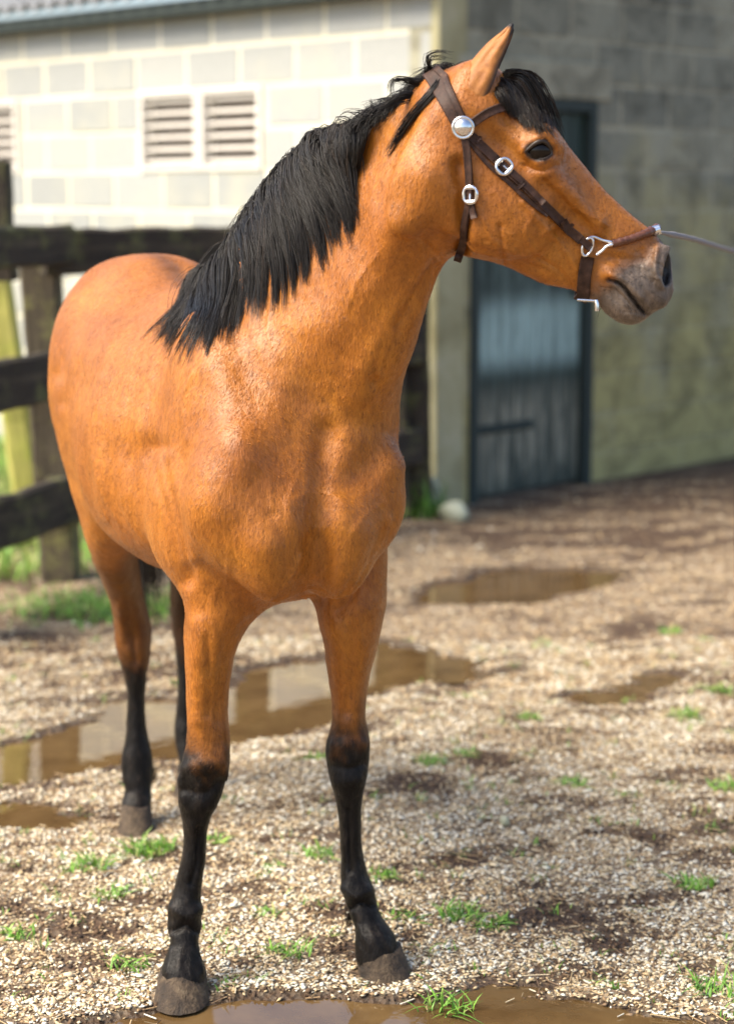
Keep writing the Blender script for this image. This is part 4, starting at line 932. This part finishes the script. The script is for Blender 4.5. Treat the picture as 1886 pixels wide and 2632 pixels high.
# short tousled hair between the ears and the long mane, and a few loose wisps
G = []
for i in range(110):
    t = RNG.uniform(); x, y = np.array([(1165, 180), (1120, 208), (1060, 255), (985, 300)])[0] * 0 + curve_pts([(1165, 185), (1120, 212), (1060, 260), (985, 305), (930, 326)], 60)[int(t * 59)]
    dx, dy = RNG.normal(-55, 22), RNG.normal(24, 20); h1 = RNG.uniform(4, 26)
    G.append(np.array([at(x + 6, y + 14, 3.45 + .06 * t), at(x + dx * .25, y - h1, 3.44 + .06 * t + RNG.normal(0, .012)), at(x + dx * .65, y + dy * .3 - h1 * .7, 3.43 + .06 * t), at(x + dx, y + dy, 3.42 + .06 * t)]))
hair_mesh('mane_tuft', G, 11, .009, .0009, .010, 10)
W = [[(1135, 215), (1100, 165), (1098, 145), (1125, 135), (1165, 140)], [(1125, 210), (1095, 180), (1105, 150), (1150, 142)], [(1110, 232), (1075, 205), (1020, 200), (1003, 225), (1005, 258)], [(1110, 238), (1060, 215), (1010, 208), (1000, 240)],
     [(1105, 240), (1040, 245), (985, 270), (945, 290)], [(1110, 245), (1030, 262), (960, 285), (928, 300)], [(1150, 190), (1180, 170), (1215, 162)], [(1160, 200), (1200, 172), (1250, 165)], [(1095, 240), (1030, 250), (980, 262)]]
G = [np.array([at(x, y, 3.43 - .01 * k) for k, (x, y) in enumerate(p)]) for p in W]
hair_mesh('mane_tuft', G, 16, .007, .0008, .006, 14)
G = [drape(p, .004, .010, (3.43, 3.42)) for p in ([(1142, 198), (1110, 240), (1075, 285), (1030, 345), (990, 408)], [(1145, 200), (1116, 238), (1085, 272), (1045, 320), (1008, 375)], [(1138, 200), (1105, 242), (1060, 290), (1020, 350), (985, 412)])]
hair_mesh('mane_tuft', G, 26, .009, .0009, .004, 12)
# forelock
G = []
for i in range(110):
    a = RNG.uniform(); rx, ry = 1256 + 46 * a, 222 - 42 * a + 5 * RNG.uniform(-1, 1)
    b = min(1, max(0, a * .8 + .2 * RNG.uniform() + RNG.normal(0, .08)))
    tx, ty = curve_pts([(1300, 290), (1335, 318), (1375, 338), (1412, 346), (1442, 350), (1444, 352)], 50)[int(b * 49)]
    ln = RNG.uniform(.75, 1.08); tx, ty = rx + (tx - rx) * ln, ry + (ty - ry) * ln
    lift = RNG.uniform(-2, 16) + 16 * a
    p = [(rx, ry + 10), (rx + (tx - rx) * .3 + lift * .4, ry + (ty - ry) * .18 - lift * .8), (rx + (tx - rx) * .65 + lift * .5, ry + (ty - ry) * .52 - lift * .6), (tx, ty)]
    yo = RNG.uniform(-.045, .04)
    P = curve_pts(p, 12); o = []
    for k, (x, y) in enumerate(P):
        h, n = hit(x, y); Yh = h[1] - .008 if h is not None and h[1] < HY + .1 else HY
        o.append(at(x, y, min(Yh, HY + yo) if k > 1 else HY - .02))
    o = np.array(o); o[1:-1, 1] = (o[:-2, 1] + 2 * o[1:-1, 1] + o[2:, 1]) / 4
    G.append(o)
hair_mesh('forelock', G, 16, .0075, .0010, .004, 12, brown=.30, tipspread=.3)
# tail
G = []
for i in range(60):
    a, b = RNG.normal(0, .028), RNG.normal(0, .022)
    G.append(np.array([hp(1.30 + b * .3, a * .5, 1.27 + b), hp(1.36 + b, a * .7 + .01, 1.20), hp(1.385 + b, a * .9 + .03, 1.05), hp(1.38 + b, a * 1.0 + .05, .85), hp(1.36 + b * 1.4, a * 1.1 + .06 + RNG.normal(0, .01), RNG.uniform(.46, .60))]))
hair_mesh('tail', G, 24, .014, .0012, .008, 12)
# whiskers on chin and muzzle, and hair tufts behind the fetlocks
G = []
for i in range(34):
    x, y = (1500 + 150 * RNG.uniform(), 780 + 20 * RNG.uniform()) if i < 20 else (1600 + 100 * RNG.uniform(), 700 + 90 * RNG.uniform())
    h, n = hit(x, y)
    if h is None: continue
    d = unit(n + np.array([.2, -.2, -.9 if i < 20 else -.2])); L = RNG.uniform(.012, .03); G.append(np.array([h, h + d * L * .5, h + d * L + [0, 0, -.004]]))
tag(hair_mesh('whiskers', G, 1, .0005, .00035, .001, 6), kind='stuff')
for (x, y, Yc) in ((905, 2352, 3.79), (392, 1992, 4.70)):
    G = []
    for k in range(10):
        p = at(x + RNG.normal(0, 6), y + RNG.normal(0, 6), Yc); G.append(np.array([p + [0, -.01, .02], p + [RNG.normal(-.004, .004), .004, 0], p + [RNG.normal(-.008, .006), .006, -RNG.uniform(.02, .04)]]))
    hair_mesh('fetlock_hair', G, 7, .005, .0007, .003, 8)
# ---- the short coat itself: fine hairs lying along the body
def coat_hair(n):
    tri = V[Q]; ar = .5 * np.linalg.norm(np.cross(tri[:, 2] - tri[:, 0], tri[:, 3] - tri[:, 1]), axis=1)
    f = RNG.choice(len(Q), n, p=ar / ar.sum()); w_ = RNG.uniform(size=(n, 2)); a, b = w_[:, :1], w_[:, 1:]
    P = tri[f, 0] * (1 - a) * (1 - b) + tri[f, 1] * a * (1 - b) + tri[f, 2] * a * b + tri[f, 3] * (1 - a) * b
    nv = NV[Q[f, 0]]
    flow = HB * .75 - UP * 1.0                                         # backwards and down on the trunk
    F_ = np.repeat(flow[None], n, 0)
    low = P[:, 2] < .78; F_[low] = -UP + HB * .1
    nk = (P[:, 1] < 3.8) & (P[:, 2] > 1.2); F_[nk] = unit(-NA * .8 - UP * .6)
    hd = P[:, 0] > XC - .03; F_[hd] = unit(-HA * .5 - HBv * .75)
    sw = np.stack([fbm2(P[:, 0] + P[:, 1], P[:, 2], 9, 77, 3), fbm2(P[:, 0] - P[:, 1], P[:, 2], 9, 78, 3), fbm2(P[:, 1], P[:, 2], 9, 79, 3)], -1)
    F_ = F_ + .38 * sw + RNG.normal(0, .22, (n, 3))
    F_ -= nv * (F_ * nv).sum(1, keepdims=True); F_ /= np.linalg.norm(F_, axis=1, keepdims=True) + 1e-9
    sd = np.cross(nv, F_); L = RNG.uniform(.005, .0125, n); L = np.where(hd, L * .6, L)[:, None]; wd = RNG.uniform(.00028, .0006, n)[:, None]
    A = P - nv * .0002 - sd * wd; B = P - nv * .0002 + sd * wd; C = P + F_ * L * .6 + nv * .0011; D = P + F_ * L + nv * .0014
    Vh = np.stack([A, B, C + sd * wd * .7, D, C - sd * wd * .7], 1).reshape(-1, 3)
    i0 = 5 * np.arange(n)[:, None]; Fh = np.concatenate([i0 + [0, 1, 2], i0 + [0, 2, 4], i0 + [4, 2, 3]])
    me = mesh_np('coat_hair', Vh, Fh)
    vi = Q[f, 0]
    patch = fbm2(P[:, 0] * 2 + P[:, 1], P[:, 2] * 1.2, 40, 91, 3)
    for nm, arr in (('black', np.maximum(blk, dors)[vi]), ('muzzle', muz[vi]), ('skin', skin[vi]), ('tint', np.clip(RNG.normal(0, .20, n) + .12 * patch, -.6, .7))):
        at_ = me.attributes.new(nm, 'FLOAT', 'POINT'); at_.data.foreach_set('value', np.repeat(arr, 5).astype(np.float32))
    o = hchild('coat_hair', me, mcoat, True); tag(o, kind='stuff')
coat_hair(260000)
# ================================================================== bridle
mlea, nt, bs = mat_new('brown_leather'); pos = geo_pos(nt); n1 = noise_tex(nt, 60, 5, .7, vec=pos); n2 = noise_tex(nt, 420, 3, .6, vec=pos)
c = ramp(nt, n1, [(.3, (.020, .009, .006)), (.55, (.052, .024, .015)), (.74, (.12, .062, .040))]); nt.links.new(c, bs.inputs['Base Color'])
bs.inputs['Roughness'].default_value = .58; bs.inputs['Specular IOR Level'].default_value = .3; bump(nt, bs, n2, .4, .001, bump(nt, bs, n1, .5, .002))
mtan, nt, bs = mat_new('russet_leather'); pos = geo_pos(nt); n1 = noise_tex(nt, 80, 4, .6, vec=pos)
c = ramp(nt, n1, [(.3, (.07, .022, .012)), (.7, (.17, .065, .035))]); nt.links.new(c, bs.inputs['Base Color']); bs.inputs['Roughness'].default_value = .3
mst, nt, bs = mat_new('polished_steel'); bs.inputs['Base Color'].default_value = (.82, .82, .84, 1); bs.inputs['Metallic'].default_value = 1; bs.inputs['Roughness'].default_value = .16
bridle = empty('bridle', tuple(hq(1190, 327)))
tag(bridle, 'brown leather bridle with round silver rosettes and buckles on the horse head', 'bridle')
def bpart(name, V_, F_, mat, parent=None, smooth=True):
    o = link(name, mesh_np(name, V_, F_), mat, None, smooth); o.parent = parent or bridle
    if parent is None: o.matrix_parent_inverse = Matrix.Translation(-Vector(bridle.location))
    return o
def surf(path, n, off=.002):
    P = curve_pts(path, n); pos, nor = [], []
    for x, y in P:
        h, nn = hit(x, y)
        if h is None or h[1] > HY + .05: pos.append(None); nor.append(None)
        else: pos.append(h); nor.append(nn)
    ok = [i for i in range(n) if pos[i] is not None]
    pos = np.array([pos[i] for i in ok]); nor = np.array([nor[i] for i in ok])
    for _ in range(3):
        pos[1:-1] = (pos[:-2] + pos[1:-1] * 2 + pos[2:]) / 4; nor[1:-1] = (nor[:-2] + nor[1:-1] * 2 + nor[2:]) / 4
    nor /= np.linalg.norm(nor, axis=1, keepdims=True)
    return pos + nor * off, nor
def mirror(p, n): m = np.array([1, -1, 1]); return p * m + np.array([0, 2 * HY, 0]), n * m
def over(p, n, bridge=6):
    """carry a near-side strap over the middle of the head to the far side"""
    q, m = mirror(p[::-1], n[::-1])
    mid = np.array([p[-1] * (1 - t) + q[0] * t + unit(n[-1] + m[0]) * .018 * math.sin(math.pi * t) * (np.linalg.norm(p[-1] - q[0]) / .06) for t in np.linspace(0, 1, bridge + 2)[1:-1]])
    mn = np.array([unit(n[-1] * (1 - t) + m[0] * t) for t in np.linspace(0, 1, bridge + 2)[1:-1]])
    return np.concatenate([p, mid, q]), np.concatenate([n, mn, m])
def strap(name, p, n, wd, th=.0035, mat=mlea, parent=None):
    p = np.asarray(p); wd = np.broadcast_to(wd, (len(p),))
    tg = np.gradient(p, axis=0); tg /= np.linalg.norm(tg, axis=1, keepdims=True) + 1e-9
    sd = np.cross(n, tg); sd /= np.linalg.norm(sd, axis=1, keepdims=True) + 1e-9
    for _ in range(4): sd[1:-1] = (sd[:-2] + sd[1:-1] * 2 + sd[2:]) / 4
    sd /= np.linalg.norm(sd, axis=1, keepdims=True)
    prof = [(-.5, -.6), (-.5, .6), (-.42, 1), (-.34, .78), (.34, .78), (.42, 1), (.5, .6), (.5, -.6)]; k = len(prof)
    Vt = np.concatenate([p[i] + np.outer([a * wd[i] for a, _ in prof], sd[i]) + np.outer([b * th for _, b in prof], n[i]) for i in range(len(p))])
    f = [(i * k + j, i * k + (j + 1) % k, (i + 1) * k + (j + 1) % k, (i + 1) * k + j) for i in range(len(p) - 1) for j in range(k)]
    e = (len(p) - 1) * k
    f += [(0, 1, 2, 3), (0, 3, 4, 7), (4, 5, 6, 7)] + [(e + 3, e + 2, e + 1, e), (e + 7, e + 4, e + 3, e), (e + 7, e + 6, e + 5, e + 4)]
    return bpart(name, Vt, f, mat, parent, False)
p, n = surf([(1186, 322), (1160, 275), (1134, 230), (1116, 200)], 14, .003); strap('headpiece', *over(p, n), .030)
p, n = surf([(1196, 322), (1176, 275), (1158, 232), (1146, 200)], 12, .005); strap('headpiece', *over(p, n), .012)
p, n = surf([(1205, 322), (1235, 300), (1268, 282), (1310, 270), (1350, 258)], 14, .003); strap('browband', *over(p, n), .016)
p, n = surf([(1200, 338), (1245, 385), (1293, 430), (1380, 512), (1440, 572), (1492, 618)], 26, .004); strap('cheek_strap', p, n, .0165); q, m = mirror(p, n); strap('cheek_strap', q, m, .0165)
p, n = surf([(1196, 345), (1222, 385), (1262, 432), (1300, 462), (1360, 520), (1405, 552)], 18, .002); strap('cheek_strap', p, n, .0085)
p, n = surf([(1270, 408), (1320, 452), (1375, 505), (1392, 522)], 12, .0075); strap('strap_end', p, n, .0125)
p, n = surf([(1192, 345), (1203, 410), (1212, 470), (1213, 520), (1203, 575), (1186, 632), (1180, 652)], 22, .0085); strap('throat_strap', *over(p, n), .014)
p, n = surf([(1213, 470), (1214, 505), (1222, 560)], 8, .0075); strap('strap_end', p, n, .012)
p, n = surf([(1440, 572), (1470, 598), (1492, 616)], 8, .008); strap('strap_end', p, n, .0165, .003)
# padded noseband, its steel fork and ring
p, n = surf([(1572, 626), (1610, 617), (1650, 605), (1676, 598)], 14, .006)
pts, nn = over(p, n, 8); pts = pts + nn * .001
v, f = tube(curve_pts(pts, 60), .0075 * (1 + .10 * np.sin(np.linspace(0, 120, 60))), 10); nb_ = bpart('noseband', v, f, mtan)
for w_ in ([(1576, 624), (1555, 618), (1535, 608), (1515, 606), (1506, 612)], [(1576, 628), (1560, 632), (1545, 645), (1530, 655)]):
    p, n = surf(w_, 12, .006); v, f = tube(p, .0030, 8); bpart('fork', v, f, mst); q, m = mirror(p, n); v, f = tube(q, .0030, 8); bpart('fork', v, f, mst)
def ring_at(px, py, rx, ry, rot, rad, off, name, mat, parent=None, flat=1.0, sides=10):
    h, n = hit(px, py); n = unit(n * .5 + np.array([0, -.5, 0])); ax = unit(np.array([math.cos(rot), 0, -math.sin(rot)])); ax = unit(ax - n * (ax @ n)); ay = np.cross(n, ax)
    th = np.linspace(0, 2 * math.pi, 40, endpoint=False)
    P = h + n * off + np.outer(rx * np.cos(th), ax) + np.outer(ry * np.sin(th), ay)
    v, f = tube(P, rad, sides, True); o = bpart(name, v, f, mat, parent)
    return o, h, n, ax, ay
ring_at(1507, 634, .0085, .0165, .35, .0026, .007, 'ring', mst)
p, n = surf([(1488, 612), (1500, 622), (1512, 636)], 8, .009); strap('keeper', p, n, .014, .003)
for (x0, y0, x1, y1) in ((1233, 352, 1222, 366), (1345, 468, 1333, 482), (1465, 580, 1452, 594)):
    p, n = surf([(x0, y0), (x1, y1)], 4, .0075); strap('keeper', p, n, .006, .0035)
p, n = surf([(1508, 660), (1504, 690), (1500, 720), (1500, 750), (1503, 762)], 12, .004); strap('chin_strap', *over(p, n), .024, .004)
v, f = tube(np.array([hq(1478, 768, -.03), hq(1530, 771, -.034)]), .0028, 8); bpart('chin_bar', v, f, mst)
v, f = tube(np.array([hq(1525, 768, -.036), hq(1527, 778, -.037), hq(1527, 796, -.037)]), [.0042, .005, .0046], 8); bpart('shank', v, f, mst)
for sg in (-1, 1):
    c_ = at(1686, 593, HY + sg * .016); v, f = tube(np.array([c_ + [-.006, 0, -.001], c_ + [.006, 0, .003]]), [.0095, .0085], 12); bpart('ferrule', v, f, mst)
# rosettes and buckles
def lathe(prof, c, n, ax, ay, seg=36):
    th = np.linspace(0, 2 * math.pi, seg, endpoint=False); Vt = []
    for r, h in prof: Vt += [c + n * h + ax * (r * math.cos(t)) + ay * (r * math.sin(t)) for t in th]
    f = [(i * seg + j, i * seg + (j + 1) % seg, (i + 1) * seg + (j + 1) % seg, (i + 1) * seg + j) for i in range(len(prof) - 1) for j in range(seg)]
    return np.array(Vt), f
h, n = hit(1190, 328); n = unit(n * .4 + np.array([-.03, -.55, .05])); ax = unit(np.cross(n, UP)); ay = np.cross(n, ax)
PROF = [(.0195, 0), (.0205, .004), (.0195, .0065), (.0172, .0068), (.0155, .0055), (.0150, .006), (.0135, .0088), (.0105, .0115), (.0065, .0132), (.0025, .0139), (.0002, .014)]
v, f = lathe(PROF, h + n * .006, n, ax, ay); bpart('rosette', v, f, mst)
q, m = mirror((h + n * .006)[None], n[None]); a2 = ax * (1, -1, 1); b2 = ay * (1, -1, 1); v, f = lathe(PROF, q[0], m[0], a2, b2); bpart('rosette', v, f, mst)
def buckle(px, py, rot, rx, ry):
    th = np.linspace(0, 2 * math.pi, 40, endpoint=False)
    h, n = hit(px, py); n = unit(n * .5 + np.array([0, -.5, .02])); ax = np.array([math.cos(rot), 0, -math.sin(rot)]); ax = unit(ax - n * (ax @ n)); ay = np.cross(n, ax); c0 = h + n * .0115
    out = np.stack([np.cos(th) * rx, np.sin(th) * ry], -1)
    sq = np.stack([np.sign(np.cos(th)) * np.abs(np.cos(th)) ** .35 * rx * .50, np.sign(np.sin(th)) * np.abs(np.sin(th)) ** .35 * ry * .58], -1)
    rows = [(out, -.003), (out * 1.0, .0012), ((out * .6 + sq * .4), .0032), (sq * 1.12, .0026), (sq, .001), (sq, -.003)]
    Vt = np.concatenate([c0 + np.outer(a[:, 0], ax) + np.outer(a[:, 1], ay) + n * z for a, z in rows]); k = 40
    f = [(i * k + j, i * k + (j + 1) % k, (i + 1) * k + (j + 1) % k, (i + 1) * k + j) for i in range(5) for j in range(k)]
    o = bpart('buckle', Vt, f, mst)
    v, ff = tube(np.array([c0 - ax * rx * .1, c0 + ax * rx * .75 + n * .002]), .0016, 8); bpart('tongue', v, ff, mst, o)
buckle(1293, 430, .78, .0165, .0170); buckle(1213, 501, 1.57, .0180, .0155)
# ================================================================== grass, stones, rope
mgrass, nt, bs = mat_new('grass_blade'); av = attr(nt, 'tone').outputs['Fac']
c = ramp(nt, av, [(0, (.05, .12, .015)), (.5, (.11, .26, .025)), (.85, (.20, .40, .045)), (1, (.42, .42, .13))]); nt.links.new(c, bs.inputs['Base Color']); bs.inputs['Roughness'].default_value = .5
bs.inputs['Transmission Weight'].default_value = 0.0; bs.inputs['Subsurface Weight'].default_value = 0.0
def blades(roots, length, width, lean, tone):
    """n curved blades as one vertex/face set"""
    n = len(roots); a = RNG.uniform(0, 6.283, n); L = length(n); le = np.abs(RNG.normal(lean, lean * .5, n)); Vs = []
    d = np.stack([np.cos(a), np.sin(a), 0 * a], -1); s = np.stack([-np.sin(a), np.cos(a), 0 * a], -1); w_ = width * RNG.uniform(.6, 1.4, n)
    tw = RNG.normal(0, .35, n)
    for t, k in ((0, 1), (.35, .95), (.7, .65), (1.0, .03)):
        c0 = roots + d * (L * le * t * t)[:, None] + UP * (L * t * (1 - .38 * le * t))[:, None]
        sd = s * np.cos(tw * t)[:, None] + d * np.sin(tw * t)[:, None] * .5
        Vs += [c0 - sd * (w_ * k)[:, None], c0 + UP * (w_ * k * .35)[:, None], c0 + sd * (w_ * k)[:, None]]
    V_ = np.stack(Vs, 1).reshape(-1, 3); q = []
    for r in range(3):
        for c_ in range(2): q.append((r * 3 + c_, r * 3 + c_ + 1, r * 3 + c_ + 4, r * 3 + c_ + 3))
    F_ = (np.array(q)[None] + 12 * np.arange(n)[:, None, None]).reshape(-1, 4)
    return V_, F_, np.repeat(np.clip(RNG.normal(tone, .2, n), 0, 1), 12)
def grass(name, roots, length, width, lean, tone, loc=None):
    V_, F_, T_ = blades(roots, length, width, lean, tone); loc = np.zeros(3) if loc is None else loc
    me = mesh_np(name, V_ - loc, F_); a = me.attributes.new('tone', 'FLOAT', 'POINT'); a.data.foreach_set('value', T_.astype(np.float32))
    o = link(name, me, mgrass); o.location = tuple(loc); return o
TUFTS = [  # overview px, half size in m, blades, label
    (192, 1915, .060, 70, 'dense green grass tuft on the gravel at the left, below the right hind hoof'), (250, 1975, .045, 50, 'grass tuft with one long blade bending right, left of the nearest foreleg'), (335, 1880, .062, 110, 'wide low grass clump just in front of the right hind hoof'),
    (478, 1858, .040, 45, 'grass tuft touching the right side of the nearest cannon bone'), (708, 1888, .050, 50, 'flat grass tuft left of the left foreleg cannon'), (610, 1912, .028, 26, 'small grass sprig midway between the two forelegs'),
    (845, 1932, .040, 45, 'grass tuft just right of the left fore fetlock'), (587, 2012, .035, 34, 'small grass tuft between the two front fetlocks'), (897, 2032, .036, 36, 'grass tuft right of the left fore pastern'), (1018, 2022, .055, 70, 'leafy green tuft beside the large dark soil patch'),
    (1095, 2042, .040, 60, 'bright flat clover-like tuft at the foot of the large dark soil patch'), (640, 2112, .052, 60, 'green grass tuft on the gravel between the front hooves'), (955, 1692, .050, 60, 'leafy tuft on the gravel right of the left knee'), (1035, 1676, .038, 34, 'loose grass tuft up and right of the leafy tuft by the left knee'),
    (1265, 1737, .045, 60, 'round leafy tuft in the middle of the right gravel'), (1515, 1582, .055, 70, 'bright grass tuft near the right edge above the gravel'), (1606, 1742, .055, 60, 'grass tuft cut by the right edge at mid gravel'), (1535, 1962, .050, 70, 'upright green grass tuft at the right beside a dark soil lump'),
    (1588, 2185, .070, 60, 'spreading grass tuft in the lower right corner'), (285, 2145, .050, 40, 'thin grass tuft left of the nearest front pastern'), (985, 2222, .060, 50, 'grass sprouting from the edge of the bottom puddle'), (1175, 1590, .045, 40, 'yellowish sprig beside the small puddle right of the horse'),
    (700, 1682, .035, 40, 'tuft on the gravel against the inner side of the left knee'), (1592, 1530, .055, 40, 'tall thin weed at the right edge near the small puddle'), (1485, 1402, .050, 50, 'distant bright green tuft on the right of the yard'), (40, 2070, .045, 40, 'grass tuft at the left edge low on the gravel')]
for (x, y, r, n, lab) in TUFTS:
    g = ground_at(x * OV, y * OV); a = RNG.uniform(0, 6.283, n); q = r * np.sqrt(RNG.uniform(size=n)) * .75; pts = np.stack([g[0] + np.cos(a) * q * 1.25, g[1] + np.sin(a) * q], -1)
    loc = np.r_[g[:2], gz(g[None, :2])[0]]; roots = np.c_[pts, np.maximum(gz(pts), WATER_Z) - .004]
    o = grass('grass_tuft', roots, lambda n: r * RNG.uniform(.35, .95, n), .0024, .95, .66, loc); tag(o, lab, 'grass tuft', 'grass tufts on the yard')
# thin sprigs everywhere, and the lawn behind the fence
def sprigs():
    P = reg_near(650); P = P[(wet(P) < -.02) & clear_feet(P)]; R_ = []
    for p in P:
        k = RNG.integers(2, 10); q = p + RNG.normal(0, .012, (k, 2)); R_.append(np.c_[q, gz(q) - .003])
    o = grass('grass_sprigs', np.concatenate(R_), lambda n: .012 + .022 * RNG.uniform(size=n), .0014, .8, .62); tag(o, 'tiny grass sprigs scattered through the gravel', kind='stuff')
sprigs()
def lawn():
    n = 26000; P = np.stack([RNG.uniform(-4.2, .5, n), RNG.uniform(7.3, 13.2, n)], -1)
    edge = 7.62 + .12 * fbm2(P[:, 0], P[:, 1], 6, 21, 3) + 1.02 * np.clip(P[:, 0] + 1.25, 0, 2)
    inside = ((P - CORNER[:2]) @ NL[:2]) > .03
    P = P[(P[:, 1] > edge) & inside]; o = grass('grass', np.c_[P, gz(P) - .005], lambda n: .05 + .10 * RNG.uniform(size=n), .0042, .7, .80); tag(o, 'bright green grass growing behind the timber fence', kind='stuff')
    n = 900; P = np.stack([RNG.normal(-1.02, .22, n), RNG.normal(7.15, .16, n)], -1); P = P[P[:, 1] < 7.6]; o = grass('grass', np.c_[P, gz(P) - .004], lambda n: .03 + .05 * RNG.uniform(size=n), .003, .8, .6); tag(o, 'low green grass at the foot of the fence post', kind='stuff')
lawn()
g = ground_at(1075, 1322); n = 90; P = g[:2] + RNG.normal(0, .07, (n, 2)); o = grass('grass_tuft', np.c_[P, gz(P) - .004], lambda n: .10 + .14 * RNG.uniform(size=n), .006, .5, .5, np.r_[g[:2], 0]); tag(o, 'tall grass clump at the fence end right of the horse chest', 'grass tuft', 'grass tufts on the yard')
mstone, nt, bs = mat_new('pale_stone'); n1 = noise_tex(nt, 12, 5, .7, vec=geo_pos(nt)); c = ramp(nt, n1, [(.3, (.34, .35, .22)), (.7, (.58, .58, .44))]); nt.links.new(c, bs.inputs['Base Color']); bs.inputs['Roughness'].default_value = .85; bump(nt, bs, n1, .4, .01)
def stone(px, py, rx, ry, rz, lab, seed, tilt=0):
    g = ground_at(px, py); bm = bmesh.new(); bmesh.ops.create_icosphere(bm, subdivisions=3, radius=1)
    for v in bm.verts: v.co *= 1 + .22 * mnoise.noise(v.co * 1.1 + Vector((seed, 0, 0))) + .08 * mnoise.noise(v.co * 3 + Vector((seed, 3, 0)))
    for v in bm.verts: v.co = Vector((v.co.x * rx, v.co.y * ry, v.co.z * rz))
    me = bpy.data.meshes.new('stone'); bm.to_mesh(me); bm.free(); o = link('stone', me, mstone, None, True); o.location = (g[0], g[1], rz * .6); o.rotation_euler = (0, tilt, seed); tag(o, lab, 'stone')
stone(1168, 1335, .085, .07, .06, 'pale rounded stone lying at the foot of the building corner', 2.0)
stone(1108, 1310, .035, .05, .11, 'upright pale stone slab in the grass at the fence end', 5.0, .15)
stone(1296, 2118, .012, .008, .014, 'single dark upright pebble on the right gravel', 3.0, .4)
# rope from the noseband back to the wall
mrope, nt, bs = mat_new('grey_rope'); bs.inputs['Base Color'].default_value = (.22, .20, .20, 1); bs.inputs['Roughness'].default_value = .9
a = at(1680, 594, HY); b = at(1905, 650, 5.6); b2 = at(2250, 690, 8.6); mid = at(1770, 612, 4.3)
R_ = curve_pts([a, mid, b, b2], 60); th = np.linspace(0, 240, 60); v, f = tube(R_, np.minimum(.0065, .001 + .0012 * np.arange(60)) + .0006 * np.sin(th), 8)
tag(link('lead_rope', mesh_np('lead_rope', v, f), mrope, None, True), 'grey lead rope running right from the horse noseband', 'rope')
